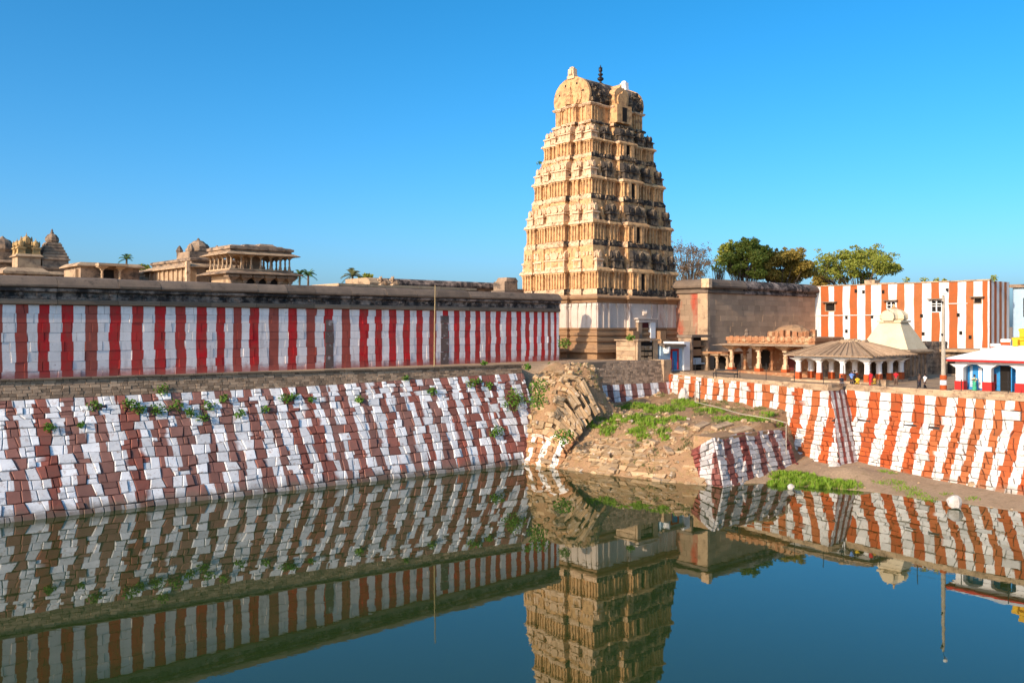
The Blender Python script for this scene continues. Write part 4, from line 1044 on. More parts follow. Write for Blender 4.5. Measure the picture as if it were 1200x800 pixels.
b = MB(); P = [(.3,.3),(7.7,.3),(7.7,14.1),(.3,14.1)]; b.sweep(P, [(0,4.64),(0,5.0),(.15,5.05),(.15,5.5),(.05,5.6),(0,5.6)]); b.build('parapet', M['orange_stone'], om)
for i in range(13):
    b = MB(); b.cr = (rr.random(), 0); b.cbox(.22, .9+i*1.03, 4.95, .3, .55, .75); b.build('parapet_block', M['orange_stone'], om)
b = MB(); b.sm = False
b.lathe(4.2,6.0,[(3.1,5.6),(3.1,5.9),(2.8,6.4),(2.2,6.85),(1.4,7.1),(.6,7.2)],12,sxy=(.75,.85)); b.v = [(x+rr.uniform(-.12,.12),y+rr.uniform(-.12,.12),z+rr.uniform(-.12,.12)) for x,y,z in b.v]; b.build('dome', M['ochre'], om)
for k in range(22):
    a = k*2*math.pi/22; b = MB(); b.cr = (rr.random(),0); q = rr.uniform(2.4,3.0); b.cbox(4.2+q*.85*math.cos(a), 6.0+q*1.05*math.sin(a), 5.6, .7, .6, rr.uniform(.5,1.1), 0, a); b.build('roof_figure', M['orange_stone'], om)
b = MB(); b.lathe(3.4,12.9,[(.3,5.6),(.4,5.9),(.2,6.2),(.3,6.4),(.1,6.7)],7); b.build('roof_finial', M['coping'], om)
b = MB(); b.box(6.2,6.5,.5,13.9,.76,4.4); b.build('back_wall', M['orange_stone'], om)
for y0, y1, mt in ((1.6,3.4,'maroon'),(6.2,7.9,'maroon'),(10.2,12.2,'dark')):
    b = MB(); b.box(6.08,6.22,y0,y1,.77,3.6); b.build('doorway', M[mt], om)
t = thing('side_porch', 'low ochre porch with two stubby columns left of the orange pavilion', 'porch', (112,77.6,8.9))
b = MB(); b.box(0,5,0,4.6,0,.5); b.build('platform', M['ochre'], t)
for y in (.5,2.3,4.1):
    b = MB(); column(b,.5,y,.5,3.0,.4); b.build('column', M['lit_stone'], t)
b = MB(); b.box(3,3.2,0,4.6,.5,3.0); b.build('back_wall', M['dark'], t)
b = MB(); b.box(-.4,5,-.2,4.9,3.02,3.3); b.build('roof_slab', M['orange_stone'], t)
# brown-roofed pavilion with white columns
bp = thing('brown_pavilion', 'square open pavilion with brown ribbed hip roof and white columns with orange feet', 'pavilion', (104.5,52.4,8.9))
b = MB(); b.box(-.3,9.8,-.3,10.3,0,.35); b.build('platform', M['lit_stone'], bp)
cols = [(0.4,y) for y in (.4,3.55,6.7,9.6)]+[(x,.4) for x in (3.4,6.3,9.3)]+[(3.4,y) for y in (3.55,6.7,9.6)]
for x, y in cols:
    b = MB(); b.cbox(x,y,.35,.62,.62,.9); f_ = b.build('column_foot', M['paint_orange'], bp)
    b = MB(); b.lathe(x,y,[(.36,1.26),(.34,1.5),(.32,2.5),(.44,2.56),(.44,2.7)],10); b.frust(x,y,2.7,3.05,.35,.35,.85,.85); b.build('column', M['paint_white'], bp)
b = MB(); b.box(0,9.7,0,.8,3.06,3.4); b.box(0,.8,.8,10.0,3.06,3.4); b.box(.8,9.7,9.2,10.0,3.06,3.4); b.build('beam', M['paint_white'], bp)
b = MB(); b.box(6.4,6.7,3.0,9.6,.35,3.4); b.build('inner_wall', M['granite'], bp)
RX, RY = (-1.0,10.8), (-1.0,11.0); ap = [(3.6,4.4),(6.4,5.8)]
b = MB()
A4 = [(RX[0],RY[0],3.45),(RX[1],RY[0],3.45),(RX[1],RY[1],3.45),(RX[0],RY[1],3.45)]
B4 = [(3.4,3.4,5.05),(6.2,3.4,5.05),(6.2,6.8,5.05),(3.4,6.8,5.05)]
b.add([(x,y,z-.12) for x,y,z in A4]+A4+B4, [(0,3,2,1),(0,1,5,4),(1,2,6,5),(2,3,7,6),(3,0,4,7),(4,5,9,8),(5,6,10,9),(6,7,11,10),(7,4,8,11),(8,9,10,11)])
rf_ = b.build('roof', M['tile'], bp)
for k in range(4):
    a, a2, c, c2 = A4[k], A4[(k+1)%4], B4[k], B4[(k+1)%4]
    for i in range(15):
        f = i/14; p = Vector(a).lerp(Vector(a2), f); q = Vector(c).lerp(Vector(c2), f); up = Vector((0,0,.05))
        b = MB(); b.cr = (rr.random(),0); b.tube([p+up, q+up], [.13,.08], 5); b.build('roof_rib', M['tile'], rf_)
for _ in range(16):
    b = MB(); b.cr = (rr.random(),0); rock(b, (rr.uniform(3.4,6.2), rr.uniform(3.4,6.8), 5.0), rr.uniform(.4,.8), rr); b.build('roof_stone', M['lit_stone'], bp)
# cream pyramid shrine behind
sh = thing('cream_shrine', 'cream pyramidal shrine tower with a ribbed dome on a dark stone body', 'shrine', (116,53,8.9))
b = MB(); b.sweep([(0,0),(5.6,0),(5.6,6.2),(0,6.2)], [(.2,0),(.2,.5),(0,.6),(0,3.5)]); bd = b.build('body', M['granite'], sh)
for i in range(5):
    for k, (x, y) in enumerate(((-.08,.4+i*1.3),(.4+i*1.2,-.08))):
        b = MB(); b.cr = (rr.random(),0); b.cbox(x,y,.6,.35,.35,2.8); b.build('pilaster', M['granite'], bd)
b = MB(); b.sweep([(0,0),(5.6,0),(5.6,6.2),(0,6.2)], [(0,3.4),(.5,3.5),(.75,3.75),(.7,3.95),(.1,4.05)]); b.build('cornice', M['lit_stone'], sh)
b = MB(); b.frust(2.8,3.1,4.06,7.6,2.95,3.25,1.2,1.4); b.build('pyramid', M['cream_lime'], sh)
b = MB(); b.box(1.35,4.25,1.45,4.75,7.6,7.85); b.build('neck', M['cream_lime'], sh)
b = MB(); n = 16; pr = [(1.4,7.85),(1.65,8.1),(1.6,8.6),(1.25,9.05),(.75,9.3),(.25,9.45)]
for r_, z in pr: pass
b.lathe(2.8,3.1,pr,16,sxy=(1,1.1))
for i in range(0, len(b.v)):
    x, y, z = b.v[i]; k = 1.0 if i % 2 else 0.80; b.v[i] = (2.8+(x-2.8)*k, 3.1+(y-3.1)*k, z)
b.build('dome', M['cream_lime'], sh)
b = MB()
k_ = MB(); arch(k_, 0, 7.8, 1.7, 1.5, -.2, .2, n=9); b.add([(1.2+y, 3.1-x, z) for x, y, z in k_.v], [tuple(reversed(f)) for f in k_.f]); b.build('arched_gable', M['cream_lime'], sh)
b = MB(); b.lathe(2.8,3.1,[(.35,9.3),(.4,9.5),(.15,9.7),(.05,10.1)],7); b.build('finial', M['cream'], sh)
t = thing('stone_shed', 'low rough stone shed with a slab roof below the striped building', 'shed', (137,52.0,8.8))
b = MB(); b.box(0,6,0,8,0,3.4); b.build('wall', M['granite'], t)
b = MB(); b.box(-.9,6.2,-.6,8.3,3.42,3.8); b.build('roof_slab', M['lit_stone'], t)
b = MB(); b.box(-.06,.1,3,4.6,.2,2.4); b.build('doorway', M['dark'], t)
t = thing('stone_annex', 'dark brown block-built annex at the foot of the striped building behind the lamp post', 'annex', (131,57.5,8.8))
def f_an(s, tt): return (131, 57.5+s, 8.8+4.9*tt)
emit(stone_courses(f_an, 11.5, (-1,0,0), [.6]*8, (.7,1.5), jit=.1, seed=80), t, M['granite'], 'block', 120)
def f_an2(s, tt): return (131+s, 57.5, 8.8+4.9*tt)
emit(stone_courses(f_an2, 8, (0,-1,0), [.6]*8, (.7,1.5), jit=.1, seed=81), t, M['granite'], 'block', 100)
b = MB(); b.box(.12,8,.12,11.5,0,4.9); b.build('core', M['mortar'], t)
# blue and white shrine at the right edge
bs = thing('blue_shrine', 'blue and white shrine with white hip roof, red trim and red column feet', 'shrine', (101.4,27.0,8.9))
b = MB(); b.box(-.3,8,-.2,14.3,0,.22); b.build('platform', M['lit_stone'], bs)
cy = [ray_u(px, 101.8)[1]-27.0 for px in (1126,1158.5,1197,1234)]
for y in cy:
    b = MB(); b.cbox(.4,y,.22,.95,.95,.95); b.build('column_foot', M['paint_red'], bs)
    b = MB(); b.cbox(.4,y,1.18,.78,.78,1.45); b.frust(.4,y,2.62,3.0,.4,.4,.5,1.0); b.build('column', M['paint_white'], bs)
for px0, px1 in ((1118,1131),):
    pass
b = MB(); b.box(0,8,.2,14.1,3.01,3.3); b.build('beam', M['paint_white'], bs)
b = MB(); b.box(1.5,1.7,0.4,14.0,.22,3.0); b.build('wall', M['paint_blue'], bs)
def bpanel(px0, px1, z0, z1, name, mat, x=1.42):
    y1_, y0_ = ray_u(px0, 102.9)[1]-27.0, ray_u(px1, 102.9)[1]-27.0
    b = MB(); b.box(x, x+.09, y0_, y1_, z0, z1); return b.build(name, M[mat], bs)
bpanel(1130,1134,.5,2.8,'lattice_panel','paint_sky'); bpanel(1137,1140,.5,2.8,'lattice_panel','paint_sky'); bpanel(1147,1151,.4,2.6,'poster','paint_white'); bpanel(1164,1168,.4,2.0,'poster','maroon')
bpanel(1172.5,1188,.24,2.85,'doorway','dark',1.40)
y1_ = ray_u(1188, 102.9)[1]-27.0
b = MB(); b.box(.55,1.45,y1_-.16,y1_-.06,.24,2.85); dl_ = b.build('door_leaf', M['paint_blue'], bs)
for k in range(4):
    b = MB(); b.box(.7,1.3,y1_-.06,y1_-.02,.45+k*.6,.9+k*.6); b.build('door_panel', M['paint_sky'], dl_)
E = (-.9,8.9,-1.0,15.2); top = (3.2,4.8,4.0,10.5)
b = MB(); b.box(E[0],E[1],E[2],E[3],3.31,3.52); b.build('fascia', M['paint_red'], bs)
b = MB(); A4 = [(E[0]-.05,E[2]-.05,3.53),(E[1],E[2]-.05,3.53),(E[1],E[3]+.05,3.53),(E[0]-.05,E[3]+.05,3.53)]; B4 = [(top[0],top[2],5.0),(top[1],top[2],5.0),(top[1],top[3],5.0),(top[0],top[3],5.0)]
b.add(A4+B4, [(0,3,2,1),(4,5,6,7),(0,1,5,4),(1,2,6,5),(2,3,7,6),(3,0,4,7)]); b.build('roof', M['concrete_white'] if 'concrete_white' in M else M['paint_white'], bs)
yt = thing('yellow_shrine_tower', 'stepped bright yellow shrine tower rising behind the white shrine roof', 'shrine tower', (108.5,33,8.9))
for k in range(6):
    b = MB(); s = 3.9-.5*k; b.sweep([(-s,-s),(s,-s),(s,s),(-s,s)], [(0,4.0+k*.95 if k else 0),(0,4.6+k*.95),(.22,4.65+k*.95),(.22,4.9+k*.95),(0,4.95+k*.95)]); st_ = b.build('step', M['paint_yellow'], yt)
    for q in range(5-k//2):
        for fx in (0,1):
            b = MB(); o = -s+.8+q*(2*s-1.6)/max(1,4-k//2); b.cbox(*((-s,o) if fx == 0 else (o,-s)), 4.96+k*.95, .5,.5,.7); b.build('step_figure', M['paint_yellow'], st_)
b = MB(); b.lathe(0,0,[(1.7,9.7),(1.9,10.2),(1.3,11),(.4,11.5),(.1,12.2)],10); b.build('dome', M['paint_yellow'], yt)
sw = thing('stepped_wall', 'white stepped parapet wall with orange bands left of the yellow shrine tower', 'wall', (112.5,39.4,8.9))
for k in range(4):
    b = MB(); b.box(0,.6,k*1.1,k*1.1+1.08,0,5.6-.55*k); s_ = b.build('step_block', M['paint_white'], sw)
    b = MB(); b.box(-.05,.65,k*1.1+.02,k*1.1+1.06,4.9-.55*k,5.25-.55*k); b.build('band', M['paint_orange'], s_)
# lamp post
u, v = at_z(1105.5, 98); t = thing('lamp_post', 'tall pale concrete lamp post with white and orange painted foot', 'lamp post', (u,v,8.9))
b = MB(); b.tube([(0,0,0),(0,0,10.4)], [.26,.14], 10); b.build('pole', M['concrete'], t)
for k, z in enumerate((.2,.75,1.3)):
    b = MB(); b.lathe(0,0,[(.36,z),(.35,z+.5)],12); b.build('painted_band', M['paint_orange'] if k % 2 == 0 else M['paint_white'], t)
b = MB(); b.tube([(0,0,10.2),(-.5,-.3,10.7),(-1.2,-.7,10.75)], .05, 6); b.build('arm', M['metal'], t)
b = MB(); b.lathe(-1.3,-.75,[(.1,10.85),(.22,10.75),(.26,10.6),(.12,10.52)],8); b.build('lamp_head', M['paint_white'], t)
for z in (6.1, 9.6):
    b = MB(); b.cbox(-.25,0,z,.5,.12,.18); b.build('bracket', M['metal'], t)
u, v = at_z(509, 104.5); t = thing('bamboo_pole', 'thin bare bamboo pole standing in front of the red striped wall', 'pole', (u,v,11.1))
b = MB(); b.tube([(0,0,0),(.03,0,4),(.12,0,9.6)], [.10,.08,.05], 7); b.build('shaft', M['pole'], t)
for k in range(6):
    b = MB(); b.lathe(.02+.01*k,0,[(.12-.007*k,1.2+k*1.4),(.12-.007*k,1.28+k*1.4)],8); b.build('joint_ring', M['pole'], t)
# fence along the right bank
fn = thing('wire_fence', 'dark iron post and wire fence along the top of the right tank wall', 'fence', (95,30,8.95))
pts = [(ut(v)+0.75 if v < 52 else ut(v)+0.75, v) for v in [79.5,75,71,66.5,62,57.5,53.2]]+[(98.7,52.6),(97.3,47.5),(96.5,43),(96.5,38.5),(96.5,34),(96.5,29.5),(96.5,25),(96.5,20.5),(96.5,16),(96.5,11),(96.5,6)]
tops = []
for i, (u, v) in enumerate(pts):
    H = 2.5 if i < 8 or i % 2 else 1.6
    b = MB(); b.tube([(u-95,v-30,-.1),(u-95+R.uniform(-.06,.06),v-30,H)], .045, 5); b.build('post', M['metal'], fn); tops.append((u-95,v-30))
for z in (.55,1.05,1.55):
    b = MB()
    for (a, c), (d, e) in zip(tops, tops[1:]): b.tube([(a,c,z),((a+d)/2,(c+e)/2,z-.06),(d,e,z)], .014, 4)
    b.build('wire', M['metal'], fn)
u, v = spot(850, 441, 9.5); t = thing('iron_bench', 'dark iron bench with thin legs on the terrace before the orange pavilion', 'bench', (u,v,9.25))
b = MB(); b.box(-.4,.4,-1.7,1.7,.55,.68); b.build('seat', M['metal'], t)
for x in (-.35,.35):
    for y in (-1.6,1.6):
        b = MB(); b.tube([(x,y,0),(x,y,.6)], .05, 5); b.build('leg', M['metal'], t)
b = MB(); b.box(.35,.42,-1.7,1.7,.95,1.15); b.tube([(.38,-1.6,.6),(.38,-1.6,1.2)],.05,5); b.tube([(.38,1.6,.6),(.38,1.6,1.2)],.05,5); b.build('backrest', M['metal'], t)
for k in range(3): pass
u, v = spot(700, 424, 11.0)
# ------------------------------------------------------------------ stones, pipe and slabs
def boulder(px, y, h, s, mat, label, name='boulder', cat='boulder', sq=1.0, z=None):
    u, v = spot(px, y, h) if z is None else at_z(px, z)
    b = MB(); r_ = random.Random(int(px)); n = 9; V = []; F = []
    for k in range(6):
        a0 = -0.6+k*(math.pi/2+.6)/5
        for i in range(n):
            a = 2*math.pi*i/n; q = s*math.cos(a0)*r_.uniform(.85,1.15); V.append((q*math.cos(a), q*math.sin(a)*.85, s*sq*(math.sin(a0)+.3)*r_.uniform(.93,1.07)))
    F = [(j*n+i, j*n+(i+1)%n, (j+1)*n+(i+1)%n, (j+1)*n+i) for j in range(5) for i in range(n)]+[tuple(range(5*n,6*n))]
    b.add(V, F); o = b.build(name, M[mat]); o.location = W(u, v, h); o['kind'] = 'thing'; return tag(o, label, cat)
boulder(1119, 591, .3, .66, 'white_stone', 'big pale boulder lying on the sandy ledge at the water edge')
boulder(978, 551, .5, .75, 'white_stone', 'round white painted stone at the foot of the corner buttress', cat='stone', name='round_stone')
boulder(927, 572, .1, .35, 'white_stone', 'small pale rock in the water in front of the green grass patch', cat='rock', name='rock')
boulder(801, 470, 6.1, .72, 'white_stone', 'upright rounded white stone standing against the striped wall behind the mound', cat='stone', name='standing_stone', sq=1.9)
boulder(1139, 570, .5, .4, 'lit_stone', 'small tan stone lying under the orange striped wall on the sand', cat='stone', name='rock')
def spot_ground(px, y):                                                # where the line of sight meets the earth of the mound
    k = (px-600)/FPX; z = 70.0
    while z < 140:
        X = k*z; u, v = UX*X+UY*z, -UY*X+UX*z
        if u > 66 and EYE-(y-382)*z/FPX <= basin(u, v): return u, v
        z += 0.15
    return spot(px, y, 5.5)
def slab(px, y, h, L, Wd, rz, label, mat='lit_stone'):
    u, v = spot_ground(px, y); h2 = basin(u, v); h = 0.0 if h2 < 5 else (4.8 if v < 55.5 else 0)
    b = MB(); b.cbox(0,0,-.08,L,Wd,.28,0,rz,0.12); o = b.build('stone_slab', M[mat]); o.location = W(u, v, max(h, h2)+.05); o.rotation_euler = (0.1,-.15,ROT); o['kind'] = 'thing'
    return tag(o, label, 'stone slab', 'loose stone slabs on the earth mound')
for px, y, h, L, Wd, rz, lb in ((826,514,5.2,2.4,.8,.6,'long grey slab tilted on the bare earth near the retaining wall'),(783,529,4.2,2.0,.7,.9,'grey slab lying lowest on the mound slope above the water'),(797,505,5.4,1.7,1.0,.4,'flat pale slab at the upper edge of the bare earth beside grass'),(822,500,5.5,2.2,.9,.1,'second flat slab along the edge of the mound shelf'),(846,500,5.5,2.6,.9,-.1,'dark flat slab on the mound shelf nearest the retaining wall top'),(765,519,4.6,1.5,.7,1.4,'short upright slab beside the lowest grass clump'),(826,533,4.0,1.8,1.1,.3,'broad tan slab on the mound slope by the wall end'),(868,505,5.4,2.6,1.0,-.2,'capping slab lying on top of the low retaining wall'),(640,538,1.0,2.6,1.2,.8,'fallen tan block at the waterline beside the left wall'),(720,552,.3,1.6,.8,.2,'pale block at the waterline below the tan facing'),(770,563,.3,1.5,.9,.5,'pale slab half in the water in the middle of the mound shore')):
    slab(px, y, h, L, Wd, rz, lb)
pp = [(815,472,6.3),(840,478,6.2),(868,486,6.0),(905,492,5.8),(923,497,5.6)]
b = MB(); P3 = []
for px, y, h in pp:
    u, v = spot(px, y, h); P3.append(Vector((u, v, max(h, basin(u, v))+.12)))
u0_, v0_ = P3[-1].x, P3[-1].y; P3 += [Vector((u0_-.3, v0_, 5.4)), Vector((u0_-.6, v0_-.2, 2.5))]
t = thing('water_pipe', 'thin white water pipe running over the mound shelf and down beside the low wall', 'pipe', (P3[0].x,P3[0].y,6))
org = Vector((P3[0].x, P3[0].y, 6))
b.tube([p-org for p in P3], .05, 6); b.build('pipe_run', M['concrete'], t)
b = MB(); b.tube([P3[0]-org, P3[0]-org+Vector((0,0,2.5))], .08, 6); b.build('riser', M['concrete'], t)
u, v = spot(816, 472, 6.3); t = thing('iron_post', 'short dark iron post beside the white pipe riser behind the mound', 'post', (u+.3,v-.3,6.3))
b = MB(); b.tube([(0,0,-.3),(0,0,2.6)], .07, 6); b.build('shaft', M['metal'], t)
b = MB(); b.lathe(0,0,[(.16,2.6),(.16,2.75)],6); b.build('cap', M['metal'], t)
# ------------------------------------------------------------------ plants
def on_bank(px, y):
    a, c = 0.0, 1.0
    for _ in range(30):
        t_ = (a+c)/2; v = 84.0
        for _ in range(5):
            z, u = ray_v(px, v); v = f_left(u-U0, t_)[1]
        h = f_left(u-U0, t_)[2]
        if proj(u, v, h)[1] > y: a = t_
        else: c = t_
    return u, v-.1, h
wl_ = [(190,456,.8),(152,479,.9),(163,483,.7),(185,484,.8),(205,480,.9),(222,486,.6),(236,492,.7),(244,479,.7),(280,488,.6),(262,470,.6),(110,480,.7),(58,504,.6),(334,470,.7),(345,466,.5),(600,468,1.1),(597,479,1.2),(606,473,1.0),(583,508,.8),(577,510,.6),(551,452,.7),(572,454,.6),(505,461,.6),(475,440,.5),(420,470,.5),(365,470,.5),(560,449,.5),(95,500,.4),(310,482,.5)]
names_ = {0:'leafy green clump touching the grey brick course, highest weed on the left tank wall',14:'large leafy bush near the right end of the left tank wall, top of its cluster',15:'biggest leafy bush near the right end of the left tank wall, lowest of its cluster',11:'lone small weed near the left edge of the picture on the left tank wall',17:'green bush low on the left tank wall near its right end'}
ORD = 'first second third fourth fifth sixth seventh eighth ninth tenth eleventh twelfth thirteenth fourteenth fifteenth sixteenth seventeenth eighteenth nineteenth twentieth twenty-first twenty-second twenty-third twenty-fourth twenty-fifth twenty-sixth twenty-seventh twenty-eighth'.split()
wl_.sort()
for i, (px, y, r_) in enumerate(wl_):
    u, v, h = on_bank(px, y)
    weed(u, v, h, r_*(1.0 if r_ < 1 else 1.1), '%s weed, %s from the left on the left tank wall, between %s blocks' % ('leafy' if r_ > .75 else 'small', ORD[i], 'upper' if y < 470+30*(px < 150) else 'middle'), 'weeds rooted in the left tank wall', n=int(130*r_), size=.30)
for px, y, z, r_, lb in ((632,455,104,1.3,'tall leafy bush on the ruined masonry, uppermost of two'),(630,472,103,1.3,'leafy bush on the ruined masonry below the uppermost bush'),(661,513,100,1.2,'dark round bush low on the ruined masonry above the water'),(618,428,110,.5,'small weed at the end of the left terrace edge'),(567,424,110,.5,'small weed at the foot of the red striped wall'),(661,402,119,.9,'green weed at the foot of the tower beside the striped wall end'),(739,394,124,.6,'green weed left of the tower door'),(648,427,116,.7,'low weed on the terrace at the end of the red striped wall'),(330+240/3.64,431,106,.3,'tiny weed on the terrace by the wall at centre left')):
    u, v = at_z(px, z); weed(u, v, hy(y+4, z), r_, lb, n=int(190*r_), size=.3)
gr = MB(); gr_r = random.Random(90)
def tuft(mb, u, v, h, rad, n, L):
    for _ in range(n):
        a = gr_r.uniform(0, 6.28); q = rad*math.sqrt(gr_r.random()); x, y = u+q*math.cos(a), v+q*math.sin(a)
        z = basin(x, y) if h is None else h
        if z < 0.0: z = 0.0
        l = L*gr_r.uniform(.5,1.2)*(1-.5*q/rad); d = Vector((gr_r.gauss(0,.35), gr_r.gauss(0,.35), 1)).normalized()*l; e = Vector((math.cos(a*3), math.sin(a*3), 0))*l*.16
        p = Vector((x,y,z-.05)); mb.add([p-e, p+e, p+e*.6+d*.6, p+d], [(0,1,2,3)], 0, None, (gr_r.random(), gr_r.random()))
for px, y, h, rad, n in ((720,492,5.4,2.3,750),(712,506,4.9,1.0,260),(748,490,5.5,2.2,750),(765,497,5.4,1.8,500),(745,505,5.0,1.3,350),(783,478,6.0,2.2,600),(770,482,5.8,1.8,420),(757,477,6.2,1.6,400),(800,472,6.2,1.6,380),(832,482,5.8,2.0,420),(855,490,5.6,2.2,400),(880,492,5.6,2.2,420),(905,494,5.5,1.6,260),(815,476,6,1.6,260),(755,513,4.8,.9,200),(693,498,4.8,.8,120),(780,515,4.6,.6,80),(740,476,6.2,1.5,300),(775,506,5.0,1.2,200),(790,490,5.5,1.6,260),(728,480,5.8,1.4,260)):
    u, v = spot_ground(px, y); tuft(gr, u, v, None, rad, int(n*1.3), .65)
for i in range(1700):
    pass
go_ = gr.build('grass', M['grass'], None, kind='stuff'); go_.rotation_euler = (0,0,ROT); go_['label'] = 'bright green grass tufts on the shelf of the earth mound'
gr = MB(); c_ = 0
while c_ < 210:
    u, v = gr_r.uniform(71, 99), gr_r.uniform(54, 80)
    if u > ut(v)-1.2 or u < shore(v)+.3 or nz(u*.3, v*.3, 40) < -.05: continue
    tuft(gr, u, v, None, gr_r.uniform(.25,.9), gr_r.randint(14, 50), gr_r.uniform(.3,.6)); c_ += 1
go_ = gr.build('dry_grass', M['palm_dry'], None, kind='stuff'); go_.rotation_euler = (0,0,ROT); go_['label'] = 'dry yellowed weeds scattered over the earth mound'
gr = MB()
for px, y, rad, n in ((918,560,1.6,900),(935,562,2.0,1200),(952,566,2.0,1000),(970,568,1.6,600),(985,569,1.4,350),(915,566,1.4,600),(1000,570,1.2,150)):
    u, v = spot(px, y, .15); tuft(gr, u, v, None, rad, int(n*.9), .75)
go_ = gr.build('grass', M['grass'], None, kind='stuff'); go_.rotation_euler = (0,0,ROT); go_['label'] = 'lush green grass growing at the water edge below the low retaining wall'
gr = MB()
for px, y, rad, n in ((1048,566,1.2,220),(1062,571,1.4,240),(1075,576,1.2,180),(1090,580,.9,100),(1040,558,1.0,140),(1110,577,.7,60),(1140,582,.7,60),(1030,566,.8,70),(940,520,1.2,120),(932,532,1.0,120),(945,505,.8,80)):
    u, v = spot(px, y, .4 if px > 1000 else 2.5); tuft(gr, u, v, None, rad, n, .4)
go_ = gr.build('grass', M['grass'], None, kind='stuff'); go_.rotation_euler = (0,0,ROT); go_['label'] = 'thin dry grass along the sandy ledge under the orange striped wall'
# ------------------------------------------------------------------ trees
def tree(px, z, ytop, width_px, base_h, mat, label, cat='tree', name='tree', leaf=.5, n=4200, dens=.9, shape=1.0, seed=1, group='trees behind the temple walls', bare=False, low=.32):
    rr = random.Random(seed); u, v = at_z(px, z); top = hy(ytop, z); H = top-base_h; rad = width_px*z/FPX/2
    t = thing(name, label, cat, (u,v,base_h), group=group)
    tk = MB(); tips = []
    def branch(p, d, L, r, lev):
        q = p+d*L; m = p+d*L*.5+Vector((rr.uniform(-.1,.1), rr.uniform(-.1,.1), 0))*L; tk.tube([p, m, q], [r, r*.8, r*.6], 6 if lev < 2 else 4)
        if lev >= 3: tips.append(q); return
        if lev >= 2: tips.append(m)
        for k in range(rr.choice((3,3,4)) if lev < 3 else 2):
            a = rr.uniform(0, 6.28); sp_ = rr.uniform(.3,.7)*(1.0 if shape >= 1 else 1.25)
            dd = (d+Vector((math.cos(a), math.sin(a), 0))*sp_+Vector((0,0,rr.uniform(0,.25)*shape))).normalized()
            branch(q, dd, L*rr.uniform(.62,.85), r*.6, lev+1)
    branch(Vector((0,0,0)), Vector((rr.uniform(-.08,.08), rr.uniform(-.08,.08), 1)).normalized(), H*low, H*.028, 0)
    zs = [p.z for p in tips]; xs = [math.hypot(p.x, p.y) for p in tips]
    kz = (H-.6)/max(zs); kx = (rad*.88)/max(sorted(xs)[int(len(xs)*.93)], .1)
    tk.v = [(x*lerp(1, kx, min(1, q/(H*low+.01))), y*lerp(1, kx, min(1, q/(H*low+.01))), q*kz) for x, y, q in tk.v]
    tips = [Vector((p.x*kx, p.y*kx, p.z*kz)) for p in tips]
    tk.build('trunk', M['bark'], t)
    cb = MB(); top0 = Vector((0,0,H*low)); nc = int(30*dens)+6
    zr = rad*.85 if shape >= 1 else rad*.40; cc = Vector((0,0,H-zr*.92))
    tw = MB()
    for i in range(nc):
        a = i*2.39996+rr.uniform(-.3,.3); zz = rr.uniform(-.85, 1.0); q = math.sqrt(max(0,1-zz*zz)); k = rr.uniform(.45,.92)
        p = cc+Vector((rad*k*q*math.cos(a), rad*k*q*math.sin(a), zr*k*zz)); r_ = rad*rr.uniform(.16,.34)*(1 if shape >= 1 else .8)
        tw.tube([top0+Vector((0,0,rr.uniform(-.1,.2)*H*low)), (top0+p)/2+Vector((rr.uniform(-.4,.4), rr.uniform(-.4,.4), .3)), p], [H*.006, H*.004, .03], 5)
        leaves(cb, p, (r_*1.2, r_*1.2, r_*.72), int(n/nc*rr.uniform(.6,1.4)), leaf, rr)
        for _ in range(4):
            pp_ = p+Vector((rr.uniform(-1,1), rr.uniform(-1,1), rr.uniform(-.4,.9)))*r_*1.25; leaves(cb, pp_, (r_*.4, r_*.4, r_*.3), int(n/nc*.08), leaf, rr)
    tw.build('limb', M['bark'], t, kind='stuff')
    cb.build('crown', M[mat], t); return t
tree(874, 182, 281, 58, 10, 'leaf_green', 'tall dense green tree behind the brown precinct wall', seed=3, n=16000, leaf=.5, low=.42)
tree(914, 186, 288, 66, 10, 'leaf_olive', 'rounded yellow-olive tree behind the right end of the brown wall', seed=8, n=16000, leaf=.5, low=.40)
tree(1006, 190, 295, 104, 10, 'leaf_green', 'spreading light green tree with open crown behind the striped building', seed=12, n=8500, leaf=.5, shape=.5, dens=.75, low=.5)
tree(962, 205, 322, 22, 10, 'leaf_olive', 'low olive tree filling the gap between the two larger trees', seed=5, n=2600, leaf=.6)
tree(809, 208, 284, 62, 10, 'leaf_dry', 'brownish half-bare tree beside the right edge of the gateway tower', seed=21, n=3200, leaf=.38, dens=.9, low=.4)
tree(843, 178, 306, 20, 10, 'leaf_green', 'thin sparse sapling left of the dense green tree', seed=31, n=240, leaf=.5, low=.5)
tree(431, 165, 321, 22, 10, 'leaf_green', 'small green tree behind the dark gallery roof beside the dry palm', seed=33, n=1500, leaf=.5, low=.4)
tree(169, 165, 311, 22, 10, 'leaf_green', 'green treetop between the low hall and the domed hall', seed=35, n=1500, leaf=.5, low=.4)
tree(74, 170, 312, 16, 10, 'leaf_olive', 'small olive treetop beside the pyramidal shrine at the far left', seed=36, n=800, leaf=.5, low=.4)
